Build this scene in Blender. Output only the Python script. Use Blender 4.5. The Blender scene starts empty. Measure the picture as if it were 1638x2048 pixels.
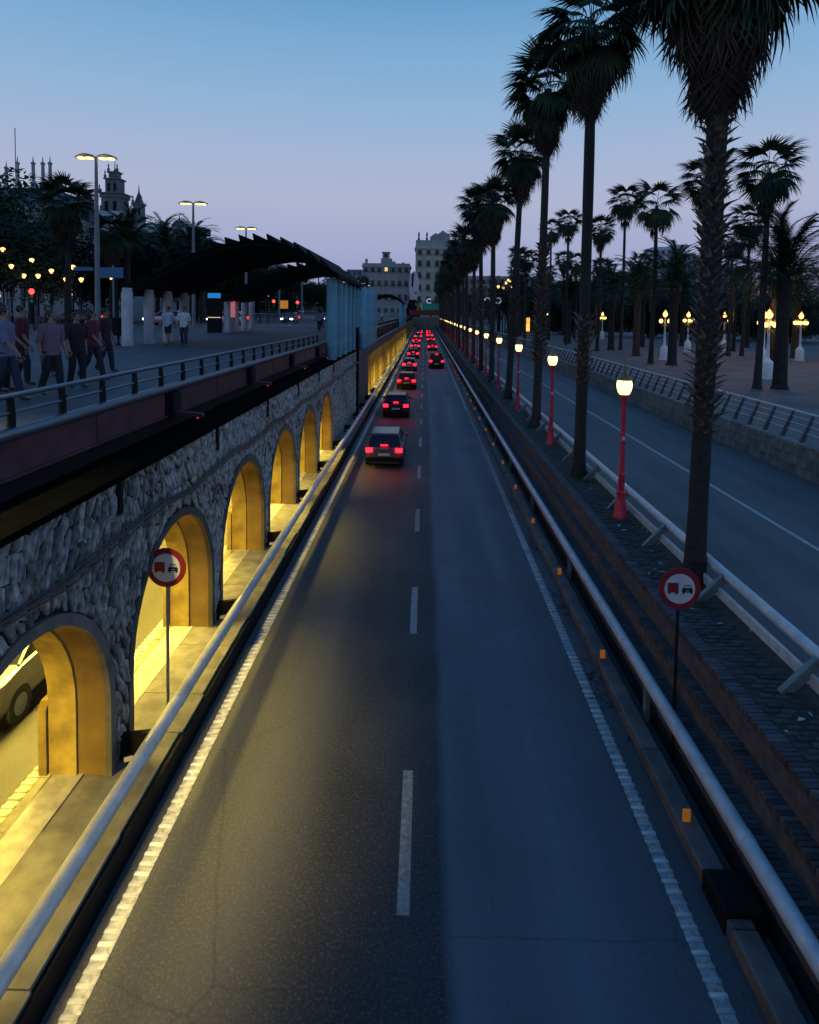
import bpy, bmesh, math, random
from mathutils import Vector, Matrix, Euler
R = math.radians
rnd = random.Random(7)
sc = bpy.context.scene
COL = sc.collection

# ------------------------------------------------------------------ camera
cam = bpy.data.cameras.new('camera'); cam_ob = bpy.data.objects.new('camera', cam)
COL.objects.link(cam_ob); sc.camera = cam_ob
cam.sensor_fit = 'HORIZONTAL'; cam.sensor_width = 36.0; cam.lens = 36.0*1300/1638
cam.shift_y = -0.20165; cam.clip_start = 0.1; cam.clip_end = 6000
fw = Vector((-0.02304528, 0.99836359, -0.05233596)); rt = Vector((0.99961881, 0.02380713, 0.01398036))
upv = Vector((-0.01520345, 0.05199383, 0.99853167))
M = Matrix.Identity(4)
for i in range(3):
    M[i][0] = rt[i]; M[i][1] = upv[i]; M[i][2] = -fw[i]
M[2][3] = 7.0
cam_ob.matrix_world = M

# ------------------------------------------------------------------ world: clear dusk sky
world = bpy.data.worlds.new('World'); sc.world = world; world.use_nodes = True
nt = world.node_tree; bg = nt.nodes['Background']
sky = nt.nodes.new('ShaderNodeTexSky'); sky.sky_type = 'NISHITA'; sky.sun_disc = False
sky.sun_elevation = R(-2.5); sky.sun_rotation = R(215); sky.ozone_density = 3.0
tc = nt.nodes.new('ShaderNodeTexCoord'); sp = nt.nodes.new('ShaderNodeSeparateXYZ')
nt.links.new(tc.outputs['Generated'], sp.inputs[0])
ramp = nt.nodes.new('ShaderNodeValToRGB'); nt.links.new(sp.outputs['Z'], ramp.inputs[0])
def lin(r, g, b):
    f = lambda c: ((c/255+0.055)/1.055)**2.4 if c > 10 else c/255/12.92
    return (f(r), f(g), f(b), 1)
stops = [(0.0, lin(138, 146, 184)), (0.035, lin(150, 158, 196)), (0.10, lin(164, 171, 206)), (0.165, lin(174, 181, 208)),
         (0.235, lin(162, 181, 212)), (0.29, lin(146, 179, 213)), (0.37, lin(124, 170, 210)), (0.44, lin(98, 154, 200)), (0.55, lin(78, 140, 200)),
         (0.75, lin(60, 122, 190)), (1.0, lin(48, 106, 178))]
cr = ramp.color_ramp
cr.elements[0].position = 0; cr.elements[0].color = stops[0][1]
cr.elements[1].position = 1; cr.elements[1].color = stops[-1][1]
for p, c in stops[1:-1]:
    e = cr.elements.new(p); e.color = c
sm = nt.nodes.new('ShaderNodeMix'); sm.data_type = 'RGBA'; sm.blend_type = 'ADD'; sm.inputs[0].default_value = 0.1
nt.links.new(ramp.outputs[0], sm.inputs[6]); nt.links.new(sky.outputs[0], sm.inputs[7])
nt.links.new(sm.outputs[2], bg.inputs[0]); bg.inputs[1].default_value = 1.0
# the sun is already below the horizon: only a faint, very soft afterglow from behind the left shoulder
sd = bpy.data.lights.new('sun', 'SUN'); sd.energy = 0.05; sd.angle = R(30); sd.color = (1, 0.8, 0.82)
so = bpy.data.objects.new('sun', sd); COL.objects.link(so); so.rotation_euler = (R(72), 0, R(-35))
sc.view_settings.view_transform = 'Standard'; sc.view_settings.look = 'None'
sc.view_settings.exposure = 0.0; sc.view_settings.gamma = 1.0; sc.view_settings.use_curve_mapping = False
sc.render.engine = 'CYCLES'
sc.cycles.use_denoising = True
sc.cycles.max_bounces = 5; sc.cycles.diffuse_bounces = 2; sc.cycles.glossy_bounces = 2; sc.cycles.transmission_bounces = 4
sc.cycles.sample_clamp_indirect = 3.0; sc.cycles.caustics_reflective = False; sc.cycles.caustics_refractive = False

# ------------------------------------------------------------------ materials
def mat(name, col, rough=0.7, metal=0.0, var=0.0, vs=2.0, col2=None, bump=0.0, bs=30.0, emit=None, es=0.0, detail=6, stretch=None, spec=0.5):
    m = bpy.data.materials.new(name); m.use_nodes = True
    n = m.node_tree; b = n.nodes['Principled BSDF']
    b.inputs['Base Color'].default_value = (*col, 1); b.inputs['Roughness'].default_value = rough
    b.inputs['Metallic'].default_value = metal; b.inputs['Specular IOR Level'].default_value = spec
    t = n.nodes.new('ShaderNodeTexCoord'); src = t.outputs['Object']
    if stretch:
        mp = n.nodes.new('ShaderNodeMapping'); mp.inputs['Scale'].default_value = stretch
        n.links.new(src, mp.inputs[0]); src = mp.outputs[0]
    if var > 0 or col2:
        no = n.nodes.new('ShaderNodeTexNoise'); no.inputs['Scale'].default_value = vs; no.inputs['Detail'].default_value = detail
        n.links.new(src, no.inputs[0])
        mr = n.nodes.new('ShaderNodeMapRange'); mr.inputs[1].default_value = 0.33; mr.inputs[2].default_value = 0.67
        n.links.new(no.outputs[0], mr.inputs[0])
        mx = n.nodes.new('ShaderNodeMix'); mx.data_type = 'RGBA'
        c2 = col2 if col2 else tuple(c*(1-var) for c in col)
        mx.inputs[6].default_value = (*col, 1); mx.inputs[7].default_value = (*c2, 1)
        n.links.new(mr.outputs[0], mx.inputs[0])
        # every object (stone, brick, leaf) also gets its own slight tone
        oi = n.nodes.new('ShaderNodeObjectInfo'); mr2 = n.nodes.new('ShaderNodeMapRange')
        mr2.inputs[3].default_value = 1-var*0.8; mr2.inputs[4].default_value = 1+var*0.5
        n.links.new(oi.outputs['Random'], mr2.inputs[0])
        hv = n.nodes.new('ShaderNodeHueSaturation'); n.links.new(mr2.outputs[0], hv.inputs['Value'])
        n.links.new(mx.outputs[2], hv.inputs['Color']); n.links.new(hv.outputs[0], b.inputs['Base Color'])
    if bump > 0:
        nb = n.nodes.new('ShaderNodeTexNoise'); nb.inputs['Scale'].default_value = bs; nb.inputs['Detail'].default_value = 5
        n.links.new(src, nb.inputs[0])
        bp = n.nodes.new('ShaderNodeBump'); bp.inputs['Strength'].default_value = bump; bp.inputs['Distance'].default_value = 0.02
        n.links.new(nb.outputs[0], bp.inputs['Height']); n.links.new(bp.outputs[0], b.inputs['Normal'])
    if emit:
        b.inputs['Emission Color'].default_value = (*emit, 1); b.inputs['Emission Strength'].default_value = es
    return m

def asphalt(name, base, dark, light, grain=260.0, rough=0.62, lanes=False):
    m = bpy.data.materials.new(name); m.use_nodes = True; n = m.node_tree; b = n.nodes['Principled BSDF']
    t = n.nodes.new('ShaderNodeTexCoord')
    g = n.nodes.new('ShaderNodeTexNoise'); g.inputs['Scale'].default_value = grain/10; g.inputs['Detail'].default_value = 8; g.inputs['Roughness'].default_value = 0.75
    n.links.new(t.outputs['Object'], g.inputs[0])
    vo = n.nodes.new('ShaderNodeTexVoronoi'); vo.inputs['Scale'].default_value = grain/3; n.links.new(t.outputs['Object'], vo.inputs[0])
    mp = n.nodes.new('ShaderNodeMapping'); mp.inputs['Scale'].default_value = (1.0, 0.06, 1); n.links.new(t.outputs['Object'], mp.inputs[0])
    st = n.nodes.new('ShaderNodeTexNoise'); st.inputs['Scale'].default_value = 1.3; st.inputs['Detail'].default_value = 5; n.links.new(mp.outputs[0], st.inputs[0])
    pa = n.nodes.new('ShaderNodeTexNoise'); pa.inputs['Scale'].default_value = 0.35; pa.inputs['Detail'].default_value = 6; n.links.new(t.outputs['Object'], pa.inputs[0])
    def mix(a, c, f, lo, hi, vmin=0.3, vmax=0.7):
        mr = n.nodes.new('ShaderNodeMapRange'); mr.inputs[1].default_value = vmin; mr.inputs[2].default_value = vmax
        mr.inputs[3].default_value = lo; mr.inputs[4].default_value = hi; n.links.new(f, mr.inputs[0])
        mx = n.nodes.new('ShaderNodeMix'); mx.data_type = 'RGBA'; n.links.new(mr.outputs[0], mx.inputs[0])
        if isinstance(a, tuple): mx.inputs[6].default_value = (*a, 1)
        else: n.links.new(a, mx.inputs[6])
        mx.inputs[7].default_value = (*c, 1)
        return mx.outputs[2]
    c = mix(base, dark, st.outputs[0], 0, 0.8)
    if lanes:                                           # traffic shade and sheen painted in: dark centre, bluish right lane, polished wheel tracks
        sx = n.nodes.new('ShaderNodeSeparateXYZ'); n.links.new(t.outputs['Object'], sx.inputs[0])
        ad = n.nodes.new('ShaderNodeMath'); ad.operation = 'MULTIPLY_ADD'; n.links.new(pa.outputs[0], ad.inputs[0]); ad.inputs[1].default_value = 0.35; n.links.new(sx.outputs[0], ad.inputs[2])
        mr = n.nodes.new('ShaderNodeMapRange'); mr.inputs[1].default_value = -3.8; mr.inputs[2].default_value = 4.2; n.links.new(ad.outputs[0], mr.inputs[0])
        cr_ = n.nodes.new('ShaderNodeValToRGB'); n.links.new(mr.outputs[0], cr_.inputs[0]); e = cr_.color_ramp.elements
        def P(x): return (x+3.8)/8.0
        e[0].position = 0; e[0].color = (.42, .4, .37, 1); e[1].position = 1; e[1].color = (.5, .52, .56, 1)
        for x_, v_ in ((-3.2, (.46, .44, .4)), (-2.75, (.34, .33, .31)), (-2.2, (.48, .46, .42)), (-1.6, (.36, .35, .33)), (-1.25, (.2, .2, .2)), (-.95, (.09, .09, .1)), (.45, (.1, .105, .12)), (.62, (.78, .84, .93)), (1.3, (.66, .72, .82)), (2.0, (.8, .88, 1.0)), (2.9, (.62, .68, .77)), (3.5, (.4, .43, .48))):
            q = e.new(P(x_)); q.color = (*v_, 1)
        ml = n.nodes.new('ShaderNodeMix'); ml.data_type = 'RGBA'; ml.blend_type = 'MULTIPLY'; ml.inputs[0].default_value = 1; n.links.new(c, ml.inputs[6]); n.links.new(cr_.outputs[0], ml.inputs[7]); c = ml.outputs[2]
        vc = n.nodes.new('ShaderNodeTexVoronoi'); vc.feature = 'DISTANCE_TO_EDGE'; vc.inputs['Scale'].default_value = 0.28; nz = n.nodes.new('ShaderNodeMix'); nz.data_type = 'RGBA'; nz.inputs[0].default_value = 0.12
        n.links.new(t.outputs['Object'], nz.inputs[6]); g3 = n.nodes.new('ShaderNodeTexNoise'); g3.inputs['Scale'].default_value = 1.5; g3.inputs['Detail'].default_value = 8; n.links.new(t.outputs['Object'], g3.inputs[0]); n.links.new(g3.outputs[1], nz.inputs[7]); n.links.new(nz.outputs[2], vc.inputs[0])
        m3 = n.nodes.new('ShaderNodeMapRange'); m3.inputs[1].default_value = 0.0; m3.inputs[2].default_value = 0.006; m3.inputs[3].default_value = 0.45; m3.inputs[4].default_value = 1.0; n.links.new(vc.outputs[0], m3.inputs[0])
        m4 = n.nodes.new('ShaderNodeMix'); m4.data_type = 'RGBA'; m4.blend_type = 'MULTIPLY'; m4.inputs[0].default_value = 0.7; n.links.new(c, m4.inputs[6]); n.links.new(m3.outputs[0], m4.inputs[7]); c = m4.outputs[2]
    c = mix(c, tuple(x*0.6 for x in dark), pa.outputs[0], 0, 0.5, 0.45, 0.7)
    c = mix(c, light, g.outputs[0], 0, 0.55, 0.5, 0.75)
    c = mix(c, (0.3, 0.3, 0.29), vo.outputs['Color'], 0, 0.35, 0.86, 1.0)
    n.links.new(c, b.inputs['Base Color'])
    mr = n.nodes.new('ShaderNodeMapRange'); mr.inputs[3].default_value = rough-0.12; mr.inputs[4].default_value = rough+0.15
    n.links.new(st.outputs[0], mr.inputs[0]); n.links.new(mr.outputs[0], b.inputs['Roughness'])
    bp = n.nodes.new('ShaderNodeBump'); bp.inputs['Strength'].default_value = 0.5; bp.inputs['Distance'].default_value = 0.012
    n.links.new(g.outputs[0], bp.inputs['Height']); n.links.new(bp.outputs[0], b.inputs['Normal'])
    return m

def glow(name, col, strength):
    m = bpy.data.materials.new(name); m.use_nodes = True; n = m.node_tree
    b = n.nodes['Principled BSDF']; b.inputs['Base Color'].default_value = (*[min(c, .8) for c in col], 1)
    b.inputs['Emission Color'].default_value = (*col, 1); b.inputs['Emission Strength'].default_value = strength
    return m

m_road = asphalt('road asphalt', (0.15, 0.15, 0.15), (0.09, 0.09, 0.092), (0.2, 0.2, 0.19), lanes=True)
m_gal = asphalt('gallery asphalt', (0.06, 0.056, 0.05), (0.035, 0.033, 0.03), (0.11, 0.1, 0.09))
m_serv = asphalt('service road asphalt', (0.12, 0.115, 0.112), (0.075, 0.074, 0.075), (0.17, 0.16, 0.155), rough=0.75)
m_plaza = mat('plaza paving', (0.15, 0.12, 0.11), 0.8, var=0.45, vs=0.5, bump=0.3, bs=12)
m_deck = mat('deck paving', (0.078, 0.072, 0.075), 0.7, var=0.35, vs=0.7, bump=0.2, bs=15)
m_white = mat('road paint', (0.62, 0.61, 0.58), 0.6, var=0.45, vs=9, detail=10, bump=0.2, bs=60)
m_conc = mat('concrete', (0.3, 0.28, 0.24), 0.85, var=0.45, vs=3.0, bump=0.4, bs=25)
m_dconc = mat('weathered dark concrete', (0.14, 0.13, 0.12), 0.85, var=0.5, vs=2.2, bump=0.5, bs=18)
m_pale = mat('pale footway concrete', (0.5, 0.47, 0.4), 0.85, var=0.4, vs=5, bump=0.4, bs=30)
m_ochre = mat('ochre rendered concrete', (0.5, 0.36, 0.08), 0.85, col2=(0.22, 0.15, 0.045), vs=2.6, bump=0.4, bs=14, var=0.3, detail=12)
m_stone = mat('wall stone', (0.42, 0.395, 0.365), 0.9, col2=(0.13, 0.12, 0.11), vs=6, bump=0.9, bs=26, var=0.75, spec=0.2)
m_mortar = mat('dark mortar', (0.01, 0.01, 0.01), 0.95, var=0.4, vs=8, bump=0.5, bs=40)
m_brick = mat('planter brick', (0.085, 0.075, 0.08), 0.9, col2=(0.04, 0.038, 0.042), vs=6, bump=0.5, bs=40, var=0.6)
m_paver = mat('strip paver', (0.06, 0.055, 0.05), 0.85, col2=(0.03, 0.028, 0.026), vs=7, bump=0.5, bs=40, var=0.6)
m_soil = mat('strip soil', (0.05, 0.04, 0.032), 0.95, var=0.5, vs=5, bump=0.9, bs=22)
m_block = mat('plaza wall block', (0.24, 0.225, 0.2), 0.85, col2=(0.1, 0.095, 0.09), vs=2.5, bump=0.5, bs=20, var=0.35, stretch=(1, 1.4, 0.5))
m_pipe = mat('painted steel pipe', (0.6, 0.62, 0.62), 0.32, metal=0.0, col2=(0.46, 0.46, 0.45), var=0.15, vs=5, bump=0.08, bs=30, detail=14)
m_bluepipe = mat('dark blue steel', (0.10, 0.15, 0.2), 0.35, metal=0.4, var=0.2, vs=3)
m_grey = mat('grey steel', (0.2, 0.24, 0.25), 0.5, metal=0.2, var=0.3, vs=5)
m_black = mat('black steel', (0.012, 0.012, 0.013), 0.75, var=0.3, vs=5, spec=0.15)
m_maroon = mat('maroon steel', (0.1, 0.035, 0.05), 0.5, var=0.45, vs=2.5)
m_redpaint = mat('red lamp paint', (0.5, 0.02, 0.05), 0.4, var=0.25, vs=6)
m_whitepaint = mat('white lamp paint', (0.75, 0.78, 0.8), 0.5, var=0.2, vs=6, bump=0.2, bs=20)
m_column = mat('round column concrete', (0.5, 0.47, 0.47), 0.8, var=0.3, vs=2, bump=0.3, bs=20)
m_teal = mat('blue green painted column', (0.14, 0.34, 0.42), 0.6, var=0.25, vs=3)
m_canopy = mat('dark canopy steel', (0.007, 0.007, 0.009), 0.9, var=0.4, vs=3, spec=0.2)
m_bark = mat('palm bark', (0.042, 0.035, 0.03), 0.95, var=0.6, vs=7, bump=1.0, bs=26, stretch=(1, 1, 3))
m_boot = mat('palm leaf base', (0.2, 0.155, 0.125), 0.85, col2=(0.06, 0.05, 0.042), vs=9, bump=0.5, bs=40, var=0.6)
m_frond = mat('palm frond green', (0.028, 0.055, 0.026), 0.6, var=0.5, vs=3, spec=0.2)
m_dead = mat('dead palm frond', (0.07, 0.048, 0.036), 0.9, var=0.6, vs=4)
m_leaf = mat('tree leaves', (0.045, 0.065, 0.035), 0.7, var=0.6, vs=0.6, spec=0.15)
m_seed = mat('palm flower stalk', (0.35, 0.25, 0.17), 0.9, var=0.4, vs=8)
m_grass = mat('grass', (0.03, 0.08, 0.015), 0.9, var=0.5, vs=12)
m_cable = mat('black cable', (0.02, 0.025, 0.03), 0.4)
m_globe = glow('lit street lamp globe', (1.0, 0.66, 0.24), 3.2)
m_globe2 = glow('lit lantern globe', (1.0, 0.56, 0.14), 3.6)
m_headlamp = glow('street lamp lens', (1.0, 0.62, 0.2), 3.2)
m_cap = mat('brass lamp cap', (0.3, 0.2, 0.08), 0.5, metal=0.5, var=0.3, vs=8)
m_tail = glow('lit tail lamp', (1.0, 0.003, 0.007), 20.0)
m_head = glow('lit head lamp', (1.0, 0.93, 0.8), 10.0)
m_amber = mat('orange reflector', (0.9, 0.3, 0.03), 0.4, emit=(1, 0.3, 0.03), es=0.12)
m_tag = mat('cream reflector', (0.8, 0.7, 0.6), 0.4)
m_glass = mat('dark window glass', (0.012, 0.018, 0.024), 0.3, spec=0.25)
m_trim = mat('building trim', (0.4, 0.38, 0.36), 0.8, var=0.3, vs=1)
m_wallA = mat('pale stone facade', (0.36, 0.35, 0.35), 0.85, var=0.25, vs=0.4)
m_wallB = mat('ochre grey facade', (0.42, 0.4, 0.32), 0.85, var=0.25, vs=0.4)
m_wallC = mat('dark distant facade', (0.07, 0.075, 0.085), 0.85, var=0.3, vs=0.3)
m_wallD = mat('white painted wall', (0.5, 0.52, 0.55), 0.8, var=0.15, vs=0.3)
m_roofm = mat('slate roof', (0.06, 0.09, 0.1), 0.7, var=0.3, vs=1)
m_bluegl = mat('blue glass facade', (0.08, 0.3, 0.42), 0.3, var=0.3, vs=0.5)
m_skin = mat('skin', (0.26, 0.14, 0.1), 0.6)
m_rubber = mat('tyre rubber', (0.015, 0.015, 0.015), 0.8)

# ------------------------------------------------------------------ mesh helpers
class MB:
    def __init__(s): s.v = []; s.f = []; s.mi = []; s.cur = 0
    def face(s, idx): s.f.append(tuple(idx)); s.mi.append(s.cur)
    def poly(s, pts):
        n = len(s.v); s.v += [tuple(p) for p in pts]; s.face(range(n, n+len(pts)))
    def box(s, x0, x1, y0, y1, z0, z1):
        n = len(s.v)
        s.v += [(x, y, z) for z in (z0, z1) for y in (y0, y1) for x in (x0, x1)]
        for q in ((0, 2, 3, 1), (4, 5, 7, 6), (0, 1, 5, 4), (2, 6, 7, 3), (0, 4, 6, 2), (1, 3, 7, 5)): s.face([n+i for i in q])
        return s
    def cbox(s, x0, x1, y0, y1, z0, z1, c):           # box with chamfered top edges
        n = len(s.v)
        s.v += [(x, y, z0) for y in (y0, y1) for x in (x0, x1)] + [(x, y, z1-c) for y in (y0, y1) for x in (x0, x1)] + \
               [(x, y, z1) for y in (y0+c, y1-c) for x in (x0+c, x1-c)]
        for k in (0, 4):
            for q in ((0, 1, 5, 4), (2, 6, 7, 3), (0, 4, 6, 2), (1, 3, 7, 5)): s.face([n+k+i for i in q])
        s.face([n+8, n+9, n+11, n+10]); return s
    def tube(s, pts, rad, n=10, cap=True):
        pts = [Vector(p) for p in pts]
        if not hasattr(rad, '__len__'): rad = [rad]*len(pts)
        base = len(s.v); ref = None
        for i, p in enumerate(pts):
            a = pts[min(i+1, len(pts)-1)]-pts[max(i-1, 0)]
            a.normalize()
            if ref is None: ref = Vector((1, 0, 0)) if abs(a.x) < .9 else Vector((0, 0, 1))
            u = (ref-a*ref.dot(a)).normalized(); w = a.cross(u); ref = u
            for k in range(n):
                t = 2*math.pi*k/n; q = p+(u*math.cos(t)+w*math.sin(t))*rad[i]; s.v.append(tuple(q))
        for i in range(len(pts)-1):
            for k in range(n):
                s.face((base+i*n+k, base+i*n+(k+1) % n, base+(i+1)*n+(k+1) % n, base+(i+1)*n+k))
        if cap:
            s.face([base+k for k in range(n)][::-1]); s.face([base+(len(pts)-1)*n+k for k in range(n)])
        return s
    def lathe(s, prof, n=14, c=(0, 0), ):
        base = len(s.v)
        for r, z in prof:
            for k in range(n):
                t = 2*math.pi*k/n; s.v.append((c[0]+r*math.cos(t), c[1]+r*math.sin(t), z))
        for i in range(len(prof)-1):
            for k in range(n): s.face((base+i*n+k, base+i*n+(k+1) % n, base+(i+1)*n+(k+1) % n, base+(i+1)*n+k))
        s.face([base+k for k in range(n)][::-1]); s.face([base+(len(prof)-1)*n+k for k in range(n)])
        return s
    def prism(s, pts, axis, a0, a1):                   # polygon pts (2D) extruded along an axis
        def P(u, v, a): return {'x': (a, u, v), 'y': (u, a, v), 'z': (u, v, a)}[axis]
        n = len(s.v); k = len(pts)
        s.v += [P(u, v, a0) for u, v in pts]+[P(u, v, a1) for u, v in pts]
        s.face([n+i for i in range(k)][::-1]); s.face([n+k+i for i in range(k)])
        for i in range(k): s.face((n+i, n+(i+1) % k, n+k+(i+1) % k, n+k+i))
        return s
    def mesh(s, name, mats, smooth=False):
        me = bpy.data.meshes.new(name); me.from_pydata(s.v, [], s.f)
        for m in (mats if isinstance(mats, (list, tuple)) else [mats]): me.materials.append(m)
        if any(s.mi): me.polygons.foreach_set('material_index', s.mi)
        bm = bmesh.new(); bm.from_mesh(me); bmesh.ops.recalc_face_normals(bm, faces=bm.faces); bm.to_mesh(me); bm.free()
        if smooth:
            me.polygons.foreach_set('use_smooth', [True]*len(me.polygons))
            try: me.set_sharp_from_angle(angle=R(40))
            except Exception: pass
        me.update(); return me
    def build(s, name, mats, parent=None, loc=(0, 0, 0), smooth=False, **k):
        return ob(name, s.mesh(name, mats, smooth), parent, loc, **k)

def ob(name, me, parent=None, loc=(0, 0, 0), rot=(0, 0, 0), scale=(1, 1, 1)):
    o = bpy.data.objects.new(name, me); COL.objects.link(o)
    o.location = loc; o.rotation_euler = rot; o.scale = scale
    if parent: o.parent = parent
    return o
def tag(o, label=None, cat=None, group=None, kind=None):
    if label: o['label'] = label
    if cat: o['category'] = cat
    if group: o['group'] = group
    if kind: o['kind'] = kind
    return o
def thing(name, label, cat, loc=(0, 0, 0), rz=0, group=None):
    return tag(ob(name, None, None, loc, (0, 0, rz)), label, cat, group)
def kids_of(root): return [o for o in root.children]
def dup(root, loc, label=None, rz=None, scale=None):
    r = root.copy(); COL.objects.link(r); r.location = loc
    if rz is not None: r.rotation_euler = (0, 0, rz)
    if scale: r.scale = (scale,)*3 if not hasattr(scale, '__len__') else scale
    if label: r['label'] = label
    for c in root.children:
        d = c.copy(); COL.objects.link(d); d.parent = r
        for g in c.children:
            e = g.copy(); COL.objects.link(e); e.parent = d
    return r
def struct(name, mb, m, parent=None, smooth=False):
    o = mb.build(name, m, parent, smooth=smooth)
    if not parent: o['kind'] = 'structure'
    return o
def sheet(x0, x1, y0, y1, z): return MB().poly([(x0, y0, z), (x1, y0, z), (x1, y1, z), (x0, y1, z)]) or None
def sheet(x0, x1, y0, y1, z):
    m = MB(); m.poly([(x0, y0, z), (x1, y0, z), (x1, y1, z), (x0, y1, z)]); return m
ORD = ['first', 'second', 'third', 'fourth', 'fifth', 'sixth', 'seventh', 'eighth', 'ninth', 'tenth', 'eleventh', 'twelfth', 'thirteenth', 'fourteenth',
       'fifteenth', 'sixteenth', 'seventeenth', 'eighteenth', 'nineteenth', 'twentieth', 'twenty-first', 'twenty-second', 'twenty-third', 'twenty-fourth', 'twenty-fifth', 'twenty-sixth']
ARROW = None
# ================================================================== GROUND AND ROADS
Y0, Y1 = -8.0, 268.0
struct('ground', sheet(-2500, 2500, -400, 5000, -0.4), m_plaza)
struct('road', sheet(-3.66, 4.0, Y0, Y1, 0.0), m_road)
mb = MB(); mb.box(-3.76, -3.662, Y0, Y1, -0.5, -0.02); struct('kerb_foot_shade', mb, m_black)  # black strip painted in for the shade at the ledge foot
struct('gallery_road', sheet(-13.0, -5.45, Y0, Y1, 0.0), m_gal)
struct('plaza_paving', sheet(12.9, 900, -60, 2500, 2.65), m_plaza)
mb = MB(); mb.box(4.7, 12.62, Y0, 320, 1.5, 1.7); struct('service_road', mb, m_serv)
mb = MB(); mb.box(-1200, 12.9, 268.3, 2500, 5.0, 5.4); struct('upper_street', mb, m_deck)
# pale joint strips laid in the plaza paving
st = MB()
for k in range(16): st.poly([(13.4, 20+k*9.0, 2.654), (120, 20+k*9.0, 2.654), (120, 20.35+k*9.0, 2.654), (13.4, 20.35+k*9.0, 2.654)])
for k in range(7): st.poly([(17.5+k*9, 5, 2.658), (17.85+k*9, 5, 2.658), (17.85+k*9, 200, 2.658), (17.5+k*9, 200, 2.658)])
struct('plaza_paving_strips', st, mat('pale paving strip', (0.2, 0.18, 0.17), 0.8, var=0.3, vs=3))

# painted lines (real paint sheets), ribbed edge lines, dashed centre line
def line(name, x0, x1, y0, y1, z, m=None):
    o = MB(); n = 24
    for k in range(n):
        a = y0+(y1-y0)*k/n; b = y0+(y1-y0)*(k+1)/n
        o.poly([(x0, a, z), (x1, a, z), (x1, b, z), (x0, b, z)])
    return struct(name, o, m or m_white)
m_line = mat('worn edge paint', (0.4, 0.39, 0.37), 0.6, var=0.5, vs=14, detail=10, bump=0.2, bs=60)
el = line('left_edge_line', -3.49, -3.31, Y0, 262, 0.004, m_line)
er = line('right_edge_line', 3.05, 3.22, Y0, 262, 0.004, m_line)
gl = line('gallery_edge_line', -5.82, -5.64, Y0, 262, 0.004, m_line)
rib = MB(); rib.cbox(0, 0.19, 0, 0.05, 0, 0.018, 0.006); rib_me = rib.mesh('line_rib', m_white)
def ribs(par, x, y0, n, pitch, extra):
    for k in range(n):
        ob('line_rib', rib_me, par, (x, y0+k*pitch, 0.004))
    s = MB()
    for k in range(extra):
        y = y0+(n+k)*pitch; s.box(x, x+0.19, y, y+0.05, 0.004, 0.022)
    o = s.build('line_ribs', m_white, par); o['kind'] = 'stuff'
ribs(el, -3.495, 4.6, 120, 0.15, 160)
ribs(er, 3.04, 4.6, 120, 0.15, 160)
ribs(gl, -5.825, 6.5, 60, 0.15, 60)
dm = MB(); dm.poly([(-0.075, 0, 0.004), (0.075, 0, 0.004), (0.075, 2.4, 0.004), (-0.075, 2.4, 0.004)]); dme = dm.mesh('dash', m_line)
cl = bpy.data.objects.new('centre_line', None); COL.objects.link(cl); cl['kind'] = 'structure'
for k in range(-2, 39):
    ob('line_dash', dme, cl, (-0.15, 7.2+k*6.65, 0))
line('service_road_line', 9.05, 9.17, 2, 262, 1.704)
# 50-style ellipse marking on the gallery road seen through the second arch
e = MB(); e.poly([(-6.95+0.42*math.cos(t*math.pi/12), 14.1+1.0*math.sin(t*math.pi/12), 0.005) for t in range(24)])
struct('round_road_marking', e, m_white)

# ================================================================== LEFT LEDGE WITH TUBE BARRIER
led = MB(); y = Y0; r2 = random.Random(3)
while y < 268:                                        # broken concrete edge of the raised ledge
    y2 = y+r2.uniform(0.7, 2.2) if y < 60 else y+20
    led.box(-5.25, -3.755+r2.uniform(-.03, .02), y, min(y2, 268)-0.012, -0.3, 0.34+r2.uniform(-.008, .008)); y = y2
lo = struct('raised_ledge', led, m_conc)
sf = MB(); sf.box(-3.85, -3.70, Y0, 268, -0.3, 0.30); sf.build('shaded_kerb_face', m_black, lo)  # ledge face coloured black to carry its shade
pb = MB(); pb.poly([(-5.2, Y0, 0.352), (-4.78, Y0, 0.352), (-4.78, 60, 0.352), (-5.2, 60, 0.352)])
pb.build('pale_footway_band', m_pale, lo)
gk = MB(); y = Y0
while y < 110:
    gk.box(-5.5, -5.27, y, y+0.985, -0.2, 0.17); y += 1.0
struct('gallery_kerb', gk, m_conc)

tb = thing('tube_barrier', 'fat pale steel tube barrier along the ledge under the stone arches', 'crash barrier')
y = Y0; k = 0; seg = MB(); seg.tube([(0, 0, 0), (0, 5.97, 0)], 0.105, 20); seg_me = seg.mesh('tube_segment', m_pipe, True)
slv = MB(); slv.tube([(0, 0, 0), (0, 0.16, 0)], 0.112, 20); slv_me = slv.mesh('joint_sleeve', m_pipe, True)
bk = MB(); bk.prism([(-0.55, -0.06), (0.03, 0.02), (0.03, -0.08), (-0.3, -0.42), (-0.55, -0.42)], 'y', -0.05, 0.05); bk_me = bk.mesh('bracket', m_black)
while y < 262:
    ob('tube_segment', seg_me, tb, (-3.83, y, 0.8)); ob('joint_sleeve', slv_me, tb, (-3.83, y+5.9, 0.8)); y += 6.0
for k in range(-3, 12): ob('bracket', bk_me, tb, (-3.85, 4.8+k*4.4, 0.78))

m_copshade = mat('shade black coping', (0.003, 0.003, 0.003), 0.95, var=0.4, vs=4, bump=0.5, bs=20, spec=0.02)  # shade over the wall top is put into this black
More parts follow.
